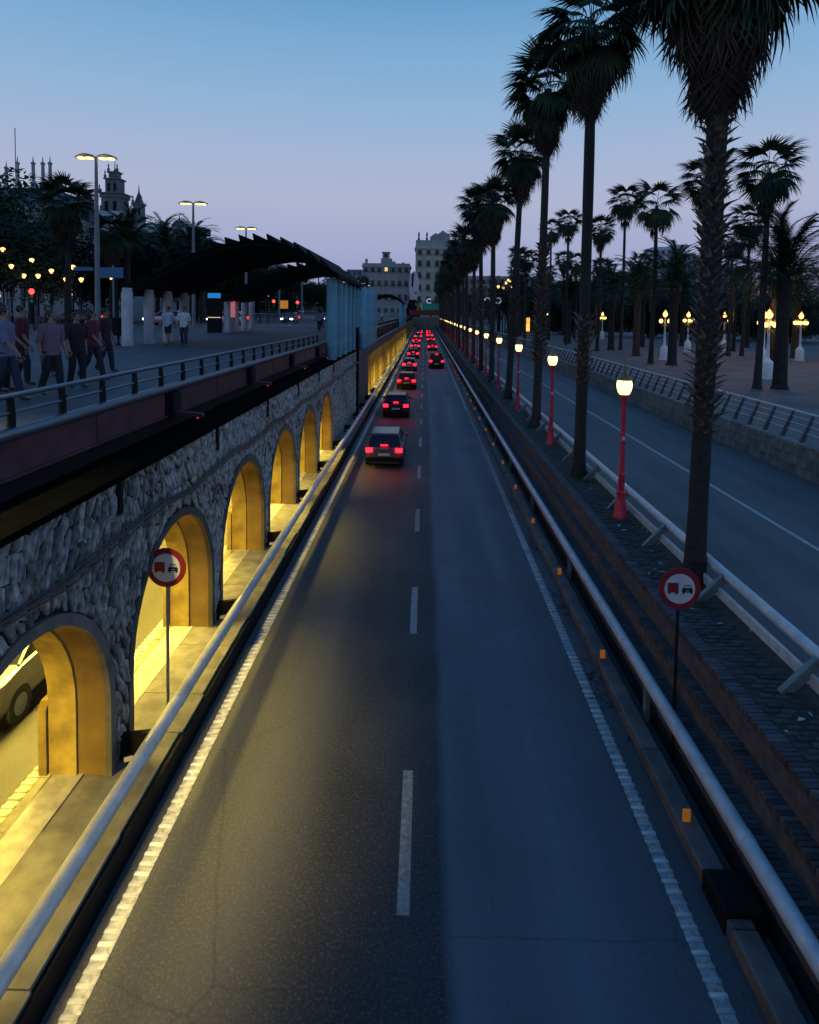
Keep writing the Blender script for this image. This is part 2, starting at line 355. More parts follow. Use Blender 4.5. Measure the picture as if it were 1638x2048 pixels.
# ================================================================== STONE WALL WITH ARCHES
XF = -4.42; SPR, RAD, RO = 1.4, 1.85, 1.99
CENT = [-1.8, 2.6, 7.0, 11.4, 15.8, 20.2, 24.6, 29.0]
TOP = 4.54
def zb(y, r=RO):                                       # bottom of the wall above an arch
    for c in CENT:
        if abs(y-c) < r: return SPR+math.sqrt(max(r*r-(y-c)**2, 0))
    return 0.3
wall = thing('stone_arcade_wall', 'rubble stone wall pierced by tall round arches beside the sunken road', 'wall')
ys = set([Y0, 41.8])
for c in CENT:
    for k in range(-14, 15):
        ys.add(round(c+RO*math.sin(k*math.pi/28), 4))
    ys.add(c+RO+0.0005); ys.add(c-RO-0.0005)
ys = sorted(y for y in ys if Y0 <= y <= 41.8)
core = MB()
for a, b in zip(ys, ys[1:]):
    za, zc = zb(a), zb(b)
    m = (a+b)/2
    if zb(m) < 0.5: za = zc = 0.3
    core.poly([(XF, a, za), (XF, b, zc), (XF, b, TOP), (XF, a, TOP)])
    core.poly([(XF-0.4, b, zc), (XF-0.4, a, za), (XF-0.4, a, TOP), (XF-0.4, b, TOP)])
    core.poly([(XF, a, za), (XF-0.4, a, za), (XF-0.4, b, zc), (XF, b, zc)])
    core.cur = 1; core.poly([(XF, a, TOP), (XF, b, TOP), (XF-0.85, b, TOP), (XF-0.85, a, TOP)]); core.cur = 0  # top face blackened, its shade is in the colour
cpg = MB(); cpg.box(XF-0.8, XF+0.075, Y0, 41.8, TOP-0.03, TOP+0.06); cpg.build('coping', m_copshade, wall)
cpk = MB(); cpk.box(-5.19, -5.165, Y0, 262, 4.5, 4.9); cpk.build('shade_backing', m_black, wall)  # added black plate in place of shade below the deck edge
core.build('wall_core', [m_mortar, m_black], wall)
# stones: clipped random cells, each its own block
def clip(poly, px, py, nx, ny):
    out = []; L = len(poly)
    for i in range(L):
        a = poly[i]; b = poly[(i+1) % L]
        da = (a[0]-px)*nx+(a[1]-py)*ny; db = (b[0]-px)*nx+(b[1]-py)*ny
        if da <= 0: out.append(a)
        if (da < 0 < db) or (db < 0 < da):
            t = da/(da-db); out.append((a[0]+(b[0]-a[0])*t, a[1]+(b[1]-a[1])*t))
    return out
def cells(y0, y1, z0, z1, dy, dz, rr, jit=0.44):
    ny = int((y1-y0)/dy)+1; nz = int((z1-z0)/dz)+1; P = {}
    for i in range(-2, ny+2):
        for j in range(-2, nz+2):
            P[i, j] = (y0+(i+0.5*(j % 2)+rr.uniform(-jit, jit))*dy, z0+(j+0.5+rr.uniform(-jit, jit))*dz)
    asp = dz/dy
    for (i, j), (py, pz) in P.items():
        if not (0 <= i < ny and 0 <= j < nz): continue
        poly = [(py-2*dy, pz-2*dz), (py+2*dy, pz-2*dz), (py+2*dy, pz+2*dz), (py-2*dy, pz+2*dz)]
        for a in (-2, -1, 0, 1, 2):
            for b in (-2, -1, 0, 1, 2):
                if a == 0 and b == 0: continue
                q = P.get((i+a, j+b))
                if not q: continue
                nx_, nz_ = (q[0]-py)*asp*asp, (q[1]-pz)
                poly = clip(poly, (q[0]+py)/2, (q[1]+pz)/2, nx_, nz_)
                if len(poly) < 3: break
            if len(poly) < 3: break
        if len(poly) >= 3:
            yield py, pz, poly
def stone_geo(mb, poly, h, g, rr, loc=(0, 0, 0)):
    cy = sum(p[0] for p in poly)/len(poly); cz = sum(p[1] for p in poly)/len(poly)
    ty_, tz_ = rr.uniform(-.16, .16), rr.uniform(-.12, .12)
    def ins(d, x, jit=0.0):
        out = []
        for (y, z) in poly:
            L = math.hypot(y-cy, z-cz) or 1e-6; k = max(0.25, (L-d)/L)
            out.append((x+rr.uniform(-jit, jit)+(ty_*(y-cy)+tz_*(z-cz) if x > 0 else 0), cy+(y-cy)*k-loc[1], cz+(z-cz)*k-loc[2]))
        return out
    rings = [ins(g, -0.03), ins(g, h*0.55), ins(g+0.016, h, 0.014)]
    n = len(mb.v); k = len(poly)
    for r_ in rings: mb.v += r_
    mb.v.append((h+rr.uniform(-0.004, 0.022), cy+rr.uniform(-.02, .02)-loc[1], cz+rr.uniform(-.05, .05)-loc[2]))
    for a in (0, 1):
        for i in range(k): mb.face((n+a*k+i, n+a*k+(i+1) % k, n+(a+1)*k+(i+1) % k, n+(a+1)*k+i))
    for i in range(k): mb.face((n+2*k+i, n+2*k+(i+1) % k, n+3*k))
rs = random.Random(11)
near, far = [], MB()
for py, pz, poly in cells(3.0, 41.6, 0.36, TOP-0.02, 0.105, 0.27, rs, jit=0.5):
    sh_ = 0.4*math.sin(0.9*py+1.7*pz)+rs.uniform(-.15, .15); poly = [(y+sh_*(z-pz), z) for y, z in poly]
    poly = [(min(max(y, 2.9), 41.75), min(max(z, 0.35), TOP)) for y, z in poly]
    inside = any(abs(py-c) < RO and pz < SPR or math.hypot(py-c, pz-SPR) < RO-0.02 for c in CENT)
    if inside: continue
    q = []
    for y, z in poly:                                  # push corners out of the arch rings
        for c in CENT:
            if abs(y-c) < RO and z < SPR: y = c+RO*(1 if py > c else -1)
            elif z >= SPR and math.hypot(y-c, z-SPR) < RO:
                L = math.hypot(y-c, z-SPR); y = c+(y-c)*RO/L; z = SPR+(z-SPR)*RO/L
        q.append((y, z))
    ar = abs(sum(q[i][0]*q[(i+1) % len(q)][1]-q[(i+1) % len(q)][0]*q[i][1] for i in range(len(q))))/2
    if ar < 0.006: continue
    if 6.6 < py < 10.8 and len(near) < 295: near.append((py, pz, q))
    else: stone_geo(far, q, rs.uniform(0.02, 0.06), rs.uniform(.009, .024), rs, (0, 0, 0))
for py, pz, q in near:
    s_ = MB(); stone_geo(s_, q, rs.uniform(0.02, 0.06), rs.uniform(.009, .024), rs, (0, py, pz))
    s_.build('stone', m_stone, wall, (XF, py, pz))
far.v = [(x+XF, y, z) for x, y, z in far.v]
fo = far.build('stones', m_stone, wall); fo['kind'] = 'stuff'
# arches: stone-coloured front ring, barrel, joint, inner barrel, low plinth
def ring_pts(r, n=20): return [(-r, -1.06)]+[(-r*math.cos(math.pi*k/n), r*math.sin(math.pi*k/n)) for k in range(n+1)]+[(r, -1.06)]
def arch_solid(mb, r0, r1, x0, x1):
    a = ring_pts(r0); b = ring_pts(r1); n = len(mb.v); k = len(a)
    for x in (x0, x1):
        mb.v += [(x, p[0], p[1]) for p in a]+[(x, p[0], p[1]) for p in b]
    for i in range(k-1):
        mb.face((n+i, n+i+1, n+k+i+1, n+k+i)); mb.face((n+2*k+i, n+3*k+i, n+3*k+i+1, n+2*k+i+1))
        mb.face((n+i, n+2*k+i, n+2*k+i+1, n+i+1)); mb.face((n+k+i, n+k+i+1, n+3*k+i+1, n+3*k+i))
    for e0 in (0, k-1): mb.face((n+e0, n+k+e0, n+3*k+e0, n+2*k+e0))
b1 = MB(); arch_solid(b1, RAD, RO+0.03, -0.02, -0.43); b1m = b1.mesh('arch_barrel', mat('brown rendered barrel', (0.27, 0.17, 0.05), 0.8, col2=(0.17, 0.1, 0.03), vs=2.2, bump=0.25, bs=14, var=0.25))  # front barrel browner: partly its own render, partly shade put into the colour
fr = MB(); arch_solid(fr, RAD-0.012, RO-0.005, 0.055, -0.035); frm = fr.mesh('arch_ring', m_dconc)
b2 = MB(); arch_solid(b2, RAD-0.03, RO+0.1, -0.445, -0.84); b2m = b2.mesh('inner_barrel', m_ochre)
pl = MB()
for s_ in (-1, 1): pl.prism([(s_*1.79, -1.05), (s_*2.2, -1.05), (s_*2.2, -0.0), (s_*1.88, -0.0), (s_*1.79, -0.1)], 'x', -0.86, -0.98)
plm = pl.mesh('plinth', m_ochre)
arc = MB(); arc.tube([(0.06, 0.36*math.sin(t), 0.36*math.cos(t)*1.5) for t in [R(a) for a in range(-65, 66, 13)]], 0.028, 6); arcm = arc.mesh('relief_arc', m_dconc)
slot = MB(); slot.box(0, 0.09, -0.05, 0.05, 0, 0.46); slm = slot.mesh('drain_slot', m_black)
tg = MB(); tg.box(0, 0.02, -0.075, 0.075, -0.05, 0.05); tg.cur = 1; tg.box(0.02, 0.026, -0.06, 0.06, -0.035, 0.035); tgm = tg.mesh('reflector_tag', [m_black, m_tag])
for c in CENT:
    ab = ob('arch_barrel', b1m, wall, (XF, c, SPR)); ob('inner_barrel', b2m, ab); ob('plinth', plm, ab)
    ob('arch_ring', frm, wall, (XF, c, SPR))
    ob('relief_arc', arcm, wall, (XF, c+2.2, 2.75)); ob('drain_slot', slm, wall, (XF, c+2.15, TOP-0.5))
for k in range(9):
    o = ob('reflector_tag', tgm, None, (XF+0.22, 9.0+k*4.4, 0.5), (0, 0, R(-62)))
    tag(o, 'cream reflector tag at the foot of the %s stone pier from the camera' % ORD[k], 'reflector', 'reflector tags along the arcade')
    po = MB(); po.box(-0.02, 0.0, -0.02, 0.02, -0.16, 0.05); po.build('post', m_black, o)
mb = MB()
cab = []
y = Y0
while y <= 50: cab.append((XF+0.13, y, 3.72+0.05*math.sin(y*1.43)+0.02*math.sin(y*3.1))); y += 0.6
for dz_, dx_ in ((0, 0), (0.035, 0.02), (-0.03, 0.03), (0.07, 0)): mb.tube([(p[0]+dx_, p[1], p[2]+dz_*(1+0.4*math.sin(p[1]*0.9))) for p in cab], 0.014, 6)
tag(mb.build('cable_bundle', m_cable), 'bundle of thin black cables strung along the stone wall above the arches', 'cable')

# plain concrete continuation of the wall and the long colonnade beyond
cw = thing('concrete_wall', 'plain grey concrete wall panel with a dark shaft past the stone arches', 'wall')
mb = MB(); mb.box(-5.2, -4.42, 43.2, 51.0, 0.3, 4.3); mb.build('panel', m_dconc, cw)
mb = MB(); mb.box(-5.2, -4.62, 41.85, 43.15, 0.3, 5.3); mb.build('shaft', m_black, cw)
mb = MB(); mb.box(-4.5, -4.3, 42.3, 42.7, 0.34, 6.0); mb.build('downpipe', m_black, cw)
co = thing('gallery_colonnade', 'long row of slim concrete piers glowing yellow beside the far road', 'colonnade')
mb = MB(); mb.box(-4.95, -4.5, 51.05, 268, 3.55, 4.35); mb.build('lintel_beam', m_dconc, co)
pr = MB(); pr.cbox(-0.38, 0.0, -0.2, 0.2, 0.0, 3.2, 0.01); prm = pr.mesh('pier', m_ochre)
for k in range(84): ob('pier', prm, co, (-4.5, 52.0+k*2.55, 0.345))
rail = MB(); rail.tube([(-4.44, 51.1, 4.45), (-4.44, 262, 4.45)], 0.05, 6); rail.build('top_pipe', m_bluepipe, co)

# gallery: back wall, ceiling and sodium lamps
gw = thing('gallery_back_wall', 'ochre rear wall of the covered road behind the arches', 'wall')
mb = MB(); mb.box(-13.3, -13.0, Y0, Y1, -0.2, 4.25); mb.build('panel', m_ochre, gw)
gc = thing('gallery_ceiling', 'dark concrete slab roofing the covered road behind the arches', 'ceiling slab')
mb = MB(); mb.box(-13.0, -5.27, Y0, Y1, 4.25, 4.5); mb.build('slab', m_black, gc)
lampm = glow('sodium tunnel lamp', (1.0, 0.62, 0.12), 6.0)
hs = MB(); hs.box(-0.2, 0.2, -0.6, 0.6, 0.0, 0.12); hsm = hs.mesh('housing', m_black)
ln = MB(); ln.box(-0.15, 0.15, -0.5, 0.5, -0.03, -0.002); lnm = ln.mesh('lens', lampm)
al = bpy.data.lights.new('sodium light', 'AREA'); al.shape = 'RECTANGLE'; al.size = 1.6; al.size_y = 3.0; al.energy = 2600; al.color = (1.0, 0.74, 0.11)
ly = -5.0; k = 0
while ly < 262:
    t = thing('tunnel_lamp', 'yellow sodium lamp under the gallery ceiling, %s along the covered road' % (ORD[k] if k < len(ORD) else 'far'), 'tunnel lamp', (-7.4, ly, 4.1), group='tunnel lamps in the gallery')
    ob('housing', hsm, t); ob('lens', lnm, t)
    if ly < 150:
        L = bpy.data.objects.new('light', al); COL.objects.link(L); L.parent = t; L.location = (0, 0, -0.06); L.rotation_euler = (0, R(28), 0)
    ly += 8.8 if ly < 60 else 14; k += 1
# ================================================================== LEFT DECK
mb = MB(); mb.box(-1200, -5.2, -60, 268, 4.62, 5.4); struct('promenade_deck', mb, m_deck)
fa = thing('deck_edge_beam', 'maroon steel edge beam of the promenade deck above the stone wall', 'edge beam')
pn = MB(); pn.cbox(-0.05, 0.0, 0, 5.3, -0.24, 0.24, 0.006); pn.box(-0.06, 0.05, 0, 5.3, -0.27, -0.235); pn.box(0.0, 0.012, 2.62, 2.66, -0.23, 0.23)
pnm = pn.mesh('fascia_panel', m_maroon)
brk = MB(); brk.prism([(-0.05, -0.26), (0.14, -0.26), (0.14, 0.2), (-0.05, 0.28)], 'y', 0, 0.42); brkm = brk.mesh('beam_bracket', m_black)
org = MB(); org.prism([(0, -0.1), (0.62, -0.13), (0.62, -0.06), (0, 0.0)], 'y', 0, 0.14); orgm = org.mesh('outrigger', m_maroon)
rl = MB(); rl.lathe([(0.012, -0.035), (0.024, -0.02), (0.024, 0), (0.012, 0.01)], 8); rlm = rl.mesh('red_marker_light', glow('red marker light', (1, .05, .03), 0.7))
for k in range(-2, 44):
    y = 6.9+k*5.9
    if y > 262: break
    ob('fascia_panel', pnm, fa, (-5.13, y+0.5, 5.13)); ob('beam_bracket', brkm, fa, (-5.15, y+0.04, 5.1))
    if 0 < k < 30:
        o = ob('outrigger', orgm, fa, (-5.1, y+0.18, 4.95))
        if k < 14: ob('red_marker_light', rlm, o, (0.5, 0.07, -0.13))
ep = MB(); ep.tube([(-5.1, Y0, 5.43), (-5.1, 262, 5.43)], 0.085, 14, True); ep.build('edge_tube', m_bluepipe, fa, smooth=True)
def railing(name, label, y0, y1, x, posts_every=1.15):
    t = thing(name, label, 'railing')
    m = MB(); m.tube([(x, y0, 5.9), (x, y1, 5.9)], 0.036, 12); m.build('top_rail', m_bluepipe, t, smooth=True)
    m = MB(); m.tube([(x, y0, 5.69), (x, y1, 5.69)], 0.022, 10); m.build('middle_rail', m_bluepipe, t, smooth=True)
    y = y0+0.1; k = 0
    while y < y1 and k < 170:
        ob('post', post_me, t, (x, y, 5.48)); y += posts_every; k += 1
pp = MB(); pp.prism([(-0.035, 0), (0.035, 0), (0.03, 0.2), (0.012, 0.4), (-0.03, 0.4)], 'y', -0.045, 0.045); post_me = pp.mesh('post', m_black)
railing('deck_railing', 'low tubular steel railing along the promenade edge in front of the crowd', -6, 31.2, -5.12)
railing('deck_railing', 'far low tubular railing on the promenade edge beyond the blue green columns', 62.5, 240, -5.12)

# round columns carrying the wave canopies
cm = MB(); cm.lathe([(0.235, 0), (0.235, 2.3), (0.2, 2.36), (0.2, 2.5)], 20); colm = cm.mesh('concrete_column', m_column, True)
for g, (x, ys_) in enumerate(((-12.8, (27.7, 29.9, 32.1, 34.3)), (-14.2, (46.4, 48.6, 50.8, 53.0)))):
    for k, y in enumerate(ys_):
        tag(ob('concrete_column', colm, None, (x, y, 5.4)), 'pale round concrete column, %s of four under the %s black canopy' % (ORD[k], ('nearer', 'second')[g]),
            'column', 'round columns of the %s canopy' % ('nearer', 'second')[g])
tm = MB(); tm.lathe([(0.27, 0), (0.27, 4.62), (0.24, 4.66)], 22); tcm = tm.mesh('painted_column', m_teal, True)
for g, ys_ in enumerate(([32.4+2.2*k for k in range(6)], [48.6+2.2*k for k in range(6)], [122+4*k for k in range(8)])):
    for k, y in enumerate(ys_):
        tag(ob('painted_column', tcm, None, (-4.66, y, 3.98 if g == 0 else 4.2)), 'tall blue green column, %s in the %s cluster at the deck edge' % (ORD[k], ('nearest', 'middle', 'farthest')[g]),
            'column', 'blue green columns along the deck edge')
# canopies
TOPP = [(-14.9, 7.75), (-13.6, 8.35), (-12.4, 9.1), (-11.2, 9.65), (-10.0, 10.05), (-8.8, 10.3), (-7.6, 10.32), (-6.6, 10.05), (-5.6, 9.6), (-4.9, 9.15), (-4.2, 8.85)]; TOPP = [(-4.2+(x+4.2)*0.88, z) for x, z in TOPP]
BOTP = [(x, z-0.3) for x, z in TOPP]; BOTP[0] = (TOPP[0][0], 7.6); BOTP[-1] = (-4.2, 8.62)
def canopy(dx, dy, name_label, L=12.4):
    t = thing('wave_canopy', name_label, 'canopy', (dx, dy, 0), group='black wave canopies on the promenade')
    m = MB()
    def yy(x, v): return 28.6+(x+13.6)/9.4*3.0+v*L*(0.55+0.45*(x+13.6)/9.4)
    for v in (0, 1):
        for i in range(10):
            a, b = i, i+1
            m.poly([(TOPP[a][0], yy(TOPP[a][0], v), TOPP[a][1]), (TOPP[b][0], yy(TOPP[b][0], v), TOPP[b][1]), (BOTP[b][0], yy(BOTP[b][0], v), BOTP[b][1]), (BOTP[a][0], yy(BOTP[a][0], v), BOTP[a][1])])
    for P_ in (TOPP, BOTP):
        for i in range(10):
            m.poly([(P_[i][0], yy(P_[i][0], 0), P_[i][1]), (P_[i+1][0], yy(P_[i+1][0], 0), P_[i+1][1]), (P_[i+1][0], yy(P_[i+1][0], 1), P_[i+1][1]), (P_[i][0], yy(P_[i][0], 1), P_[i][1])])
    for i in (0, 10):
        m.poly([(TOPP[i][0], yy(TOPP[i][0], 0), TOPP[i][1]), (BOTP[i][0], yy(BOTP[i][0], 0), BOTP[i][1]), (BOTP[i][0], yy(BOTP[i][0], 1), BOTP[i][1]), (TOPP[i][0], yy(TOPP[i][0], 1), TOPP[i][1])])
    m.build('roof_shell', m_canopy, t)
    x = -13.4
    def zt(x):
        for a, b in zip(TOPP, TOPP[1:]):
            if a[0] <= x <= b[0]: return a[1]+(b[1]-a[1])*(x-a[0])/(b[0]-a[0])
        return 8.9
    while x < -4.6:                                     # overlapping slats: the saw-tooth outline
        s_ = MB(); n = len(s_.v); w = 0.62
        for v in (-0.02, 1.01):
            s_.v += [(x, yy(x, v), zt(x)-0.05), (x+w, yy(x+w, v), zt(x+w)-0.05), (x-0.06, yy(x, v), zt(x)+0.26), (x-0.02, yy(x, v), zt(x)+0.28)]
        for q in ((0, 1, 3, 2), (4, 5, 7, 6), (0, 1, 5, 4), (1, 3, 7, 5), (3, 2, 6, 7), (2, 0, 4, 6)): s_.face(q)
        s_.build('roof_slat', m_canopy, t); x += 0.6
    for x in (-12.0, -9.5, -6.2):
        r_ = MB(); r_.tube([(x, yy(x, 0.02), zt(x)-0.38), (x, yy(x, 0.98), zt(x)-0.38)], 0.1, 8); r_.build('purlin', m_canopy, t)
canopy(0, 0, 'nearest black wave-shaped slatted canopy arching over the promenade')
canopy(-0.6, 16.4, 'second black wave-shaped canopy behind the first one')
canopy(0.3, 92, 'small far black wave canopy in front of the pale stone buildings')

# ================================================================== RIGHT EDGE: kerb, tube barrier, stepped brick planter
kb = MB(); y = Y0; r3 = random.Random(5)
while y < 262:
    kb.cbox(3.52, 3.80+r3.uniform(-.01, .01), y, y+2.98, -0.2, 0.2+r3.uniform(-.006, .006), 0.02); y += 3.0
struct('right_kerb', kb, m_dconc)
mb = MB(); mb.cbox(3.5, 3.98, 7.1, 7.7, -0.1, 0.27, 0.02)
tag(mb.build('drain_block', m_black), 'dark block sitting over the drain at the right kerb', 'drain block')
tb2 = thing('tube_barrier', 'fat blue grey steel tube barrier along the stepped brick planter', 'crash barrier')
y = Y0-2.5
while y < 262:
    ob('tube_segment', seg_me, tb2, (3.9, y, 0.8)); ob('joint_sleeve', slv_me, tb2, (3.9, y+5.92, 0.8)); y += 6.0
pst = MB(); pst.box(-0.04, 0.04, -0.06, 0.06, -0.8, -0.08); pstm = pst.mesh('post', m_grey)
for k in range(40): ob('post', pstm, tb2, (3.93, 5.0+k*6.0, 0.8))
am = MB(); am.cbox(-0.05, 0.05, 0.0, 0.03, 0, 0.17, 0.006); am.cur = 1; am.box(-0.038, -0.006, -0.004, 0.0, 0.02, 0.15); am.box(0.006, 0.038, -0.004, 0.0, 0.02, 0.15)
amm = am.mesh('orange_reflector', [m_amber, m_amber])
for k in range(22):
    y = 8.5+k*4.15
    o = ob('orange_reflector', amm, None, (3.63, y, 0.2)); q = MB(); q.box(-0.03, 0.03, 0.004, 0.028, -0.03, 0.02); q.build('foot', m_black, o)
    tag(o, 'small orange reflector on the right kerb, %s from the camera' % ORD[k], 'reflector', 'orange reflectors on the kerb')

pw = thing('stepped_brick_planter', 'long stepped brick planter wall with brick on edge copings under the palms', 'planter wall')
core = MB(); core.box(4.07, 4.24, Y0, 262, -0.3, 0.66); core.box(4.21, 4.4, Y0, 262, -0.3, 1.18); core.box(4.36, 4.72, Y0, 262, -0.3, 1.71); core.build('core', m_mortar, pw)
TI = [(4.02, 0.76, 0.2), (4.17, 1.28, 0.2), (4.32, 1.81, 0.24)]
bm_ = [MB().cbox(0, w, 0, 0.072, -0.11, 0, 0.008).mesh('brick', m_brick) for (_, _, w) in TI]
rb = random.Random(9); rest = MB()
for i, (x, z, w) in enumerate(TI):
    y = 3.0; n = 0
    while y < 110:
        jx, jz = rb.uniform(-.008, .008), rb.uniform(-.006, .006)
        if y > 5.6 and n < 98: ob('brick', bm_[i], pw, (x+jx, y, z+jz), (0, 0, rb.uniform(-.03, .03))); n += 1
        else: rest.cbox(x+jx, x+w+jx, y, y+0.072, z-0.11+jz, z+jz, 0.008)
        y += 0.086 if y < 40 else 0.172
    y = 3.0
    while y < 40:                                       # riser courses under each coping
        for c in range(5): 
            yy_ = y+(c % 2)*0.12; rest.box(x+0.03+rb.uniform(0, .008), x+0.07, yy_, yy_+0.232, z-0.198-c*0.08, z-0.124-c*0.08)
        y += 0.24
o = rest.build('bricks', m_brick, pw); o['kind'] = 'stuff'
mb = MB(); mb.box(4.5, 5.78, Y0, 262, 1.5, 1.775); struct('planting_strip', mb, m_soil)
stp = bpy.data.objects['planting_strip']
pv = MB(); pv.cbox(0, 0.2, 0, 0.085, -0.06, 0, 0.01); pvm = pv.mesh('paver', m_paver); prs = MB()
y = 5.0; n = 0; row = 0
while y < 60:
    for c in range(3):
        if rb.random() < 0.08: continue
        x = 4.58+c*0.235+(row % 2)*0.11; z = 1.795+rb.uniform(-.008, .008)
        if y < 30 and n < 298 and y > 6: ob('paver', pvm, stp, (x, y, z), (rb.uniform(-.03, .03), rb.uniform(-.03, .03), rb.uniform(-.06, .06))); n += 1
        else: prs.cbox(x, x+0.2, y, y+0.085, z-0.06, z, 0.01)
    y += 0.115; row += 1
o = prs.build('pavers', m_paver, stp); o['kind'] = 'stuff'
# guard rail of the service road on slanted brackets
gr = thing('service_road_guard', 'double steel guard of round tube and flat beam on slanted brackets beside the palms', 'guard rail')
mb = MB(); mb.tube([(5.62, Y0, 2.26), (5.62, 262, 2.26)], 0.09, 14); mb.build('upper_tube', m_pipe, gr, smooth=True)
bs_ = MB(); bs_.cbox(5.44, 5.5, 0, 2.81, 1.88, 2.06, 0.01); bsm = bs_.mesh('lower_beam', m_pipe)
bb = MB(); bb.prism([(5.02, 1.78), (5.24, 1.78), (5.6, 2.12), (5.56, 2.3), (5.5, 2.28)], 'y', -0.012, 0.012)
bb.prism([(5.02, 1.78), (5.06, 1.76), (5.56, 2.27), (5.52, 2.3)], 'y', -0.05, 0.05); bbm = bb.mesh('slanted_bracket', m_grey)
for k in range(-4, 88):
    y = 8.95+k*2.86
    ob('lower_beam', bsm, gr, (0, y+0.03, 0)); ob('slanted_bracket', bbm, gr, (0, y, 0))
# litter and grass tufts on the strip
lt = MB()
for k in range(46):
    x, y = rb.uniform(4.6, 5.5), 6.5+rb.random()**1.5*22; a = rb.uniform(0, 3); l, w = rb.uniform(.03, .1), rb.uniform(.012, .035)
    c_, s_ = math.cos(a), math.sin(a); lt.poly([(x-l*c_, y-l*s_, 1.815), (x+w*s_, y-w*c_, 1.825), (x+l*c_, y+l*s_, 1.812), (x-w*s_, y+w*c_, 1.83)])
tag(lt.build('litter', mat('pale litter', (0.45, 0.42, 0.4), 0.8)), 'scraps of pale litter scattered on the brick paved strip', 'litter', kind='stuff')
ds = MB()
for (cx_, cy_) in ((3.36, 12.2), (3.4, 19.5), (3.35, 24.0), (3.42, 15.2)):
    for k in range(26):
        x, y = cx_+rb.gauss(0, .09), cy_+rb.gauss(0, .5); a = rb.uniform(0, 3); l = rb.uniform(.03, .12); w = l*.25; c_, s_ = math.cos(a), math.sin(a)
        ds.poly([(x-l*c_, y-l*s_, .01), (x+w*s_, y-w*c_, .025), (x+l*c_, y+l*s_, .012), (x-w*s_, y+w*c_, .02)])
tag(ds.build('dead_leaves', m_dead), 'dead palm leaf scraps lying along the right gutter', 'dead leaves', kind='stuff')

# ================================================================== NO-OVERTAKING SIGNS
def sign(loc, ground_z, label, cz):
    t = thing('road_sign', label, 'road sign', (loc[0], loc[1], ground_z))
    h = cz-ground_z
    m = MB(); m.tube([(0, 0.03, 0), (0, 0.03, h+0.2)], 0.026, 10); m.build('pole', m_grey if loc[0] < 0 else m_black, t, smooth=True)
    d = MB(); N = 40
    def disc(r, y): return [(r*math.cos(2*math.pi*k/N), y, h+r*math.sin(2*math.pi*k/N)) for k in range(N)]
    a, b = disc(0.325, 0.0), disc(0.325, -0.018)
    n = len(d.v); d.v += a+b
    for k in range(N): d.face((n+k, n+(k+1) % N, n+N+(k+1) % N, n+N+k))
    d.face([n+k for k in range(N)]); d.face([n+N+k for k in range(N)])
    pl_ = d.build('sign_plate', m_signred, t)
    w = MB(); w.poly(disc(0.235, -0.021)); w.build('white_field', m_signwhite, pl_)
    tr = MB()
    def P2(m_, pts, dx): m_.poly([(x+dx, -0.024, h+z) for x, z in pts])
    P2(tr, [(-0.085, -0.06), (-0.085, 0.095), (0.085, 0.095), (0.085, -0.06)], -0.105)
    for wx in (-0.055, 0.055): P2(tr, [(wx-0.024, -0.085), (wx+0.024, -0.085), (wx+0.024, -0.0605), (wx-0.024, -0.0605)], -0.105)
    tr.build('red_truck_symbol', m_signred, pl_)
    c = MB()
    P2(c, [(-0.082, -0.055), (0.082, -0.055), (0.082, -0.005), (0.066, 0.016), (-0.066, 0.016), (-0.082, -0.005)], 0.115)
    for s_ in (-1, 1):
        P2(c, [(s_*0.064, 0.0165), (s_*0.05, 0.0165), (s_*0.036, 0.052), (s_*0.045, 0.06)], 0.115)
        P2(c, [(s_*0.075, -0.08), (s_*0.045, -0.08), (s_*0.045, -0.0555), (s_*0.075, -0.0555)], 0.115)
    P2(c, [(-0.046, 0.0525), (0.046, 0.0525), (0.043, 0.065), (-0.043, 0.065)], 0.115)
    c.build('black_car_symbol', m_black, pl_)
    g = MB(); g.poly([(x+0.115, -0.026, h+z) for x, z in ((-0.025, -0.032), (0.025, -0.032), (0.025, -0.02), (-0.025, -0.02))]); g.build('car_plate', m_signwhite, pl_)
m_signred = mat('sign red', (0.22, 0.008, 0.014), 0.5, var=0.2, vs=8); m_signwhite = mat('sign white', (0.52, 0.52, 0.54), 0.4, var=0.12, vs=10)
sign((-4.17, 10.35), 0.34, 'round red and white no overtaking sign on a grey pole before the second arch', 2.78)
sign((4.0, 9.95), 0.0, 'round red and white no overtaking sign in front of the nearest palm trunk', 2.8)

# ================================================================== FAR SIDE OF THE SERVICE ROAD: block wall and slanted-post railing
bw = thing('block_retaining_wall', 'low stained stone block wall between service road and palm plaza', 'wall')
mb = MB(); mb.box(12.66, 12.9, 2, 262, 1.5, 2.7); mb.build('core', m_mortar, bw)
bkm = [MB().cbox(0, 0.07, 0, l, 0, 0.315, 0.0).mesh('block', m_block) for l in (0.5, 0.62, 0.76)]
rest = MB(); n = 0
for c in range(3):
    y = 12.0+c*0.2
    while y < 150:
        i = rb.randrange(3); l = (0.5, 0.62, 0.76)[i]
        if 17 < y < 62 and n < 298:
            ob('block', bkm[i], bw, (12.6+rb.uniform(-.012, .012), y, 1.705+c*0.33)); n += 1
        else: rest.box(12.6+rb.uniform(-.012, .012), 12.67, y, y+l, 1.705+c*0.33, 2.02+c*0.33)
        y += l+0.015
o = rest.build('blocks', m_block, bw); o['kind'] = 'stuff'
cp = MB(); cp.cbox(12.57, 13.0, 0, 1.18, 2.69, 2.8, 0.02); cpm = cp.mesh('coping_stone', m_block)
for k in range(150): ob('coping_stone', cpm, bw, (0, 11.2+k*1.2, rb.uniform(-.004, .004)))
pr_ = thing('plaza_railing', 'steel railing with slanted flat posts on top of the stone block wall', 'railing')
mb = MB(); mb.tube([(13.22, 5, 3.72), (13.22, 250, 3.72)], 0.045, 12); mb.build('top_rail', m_pipe, pr_, smooth=True)
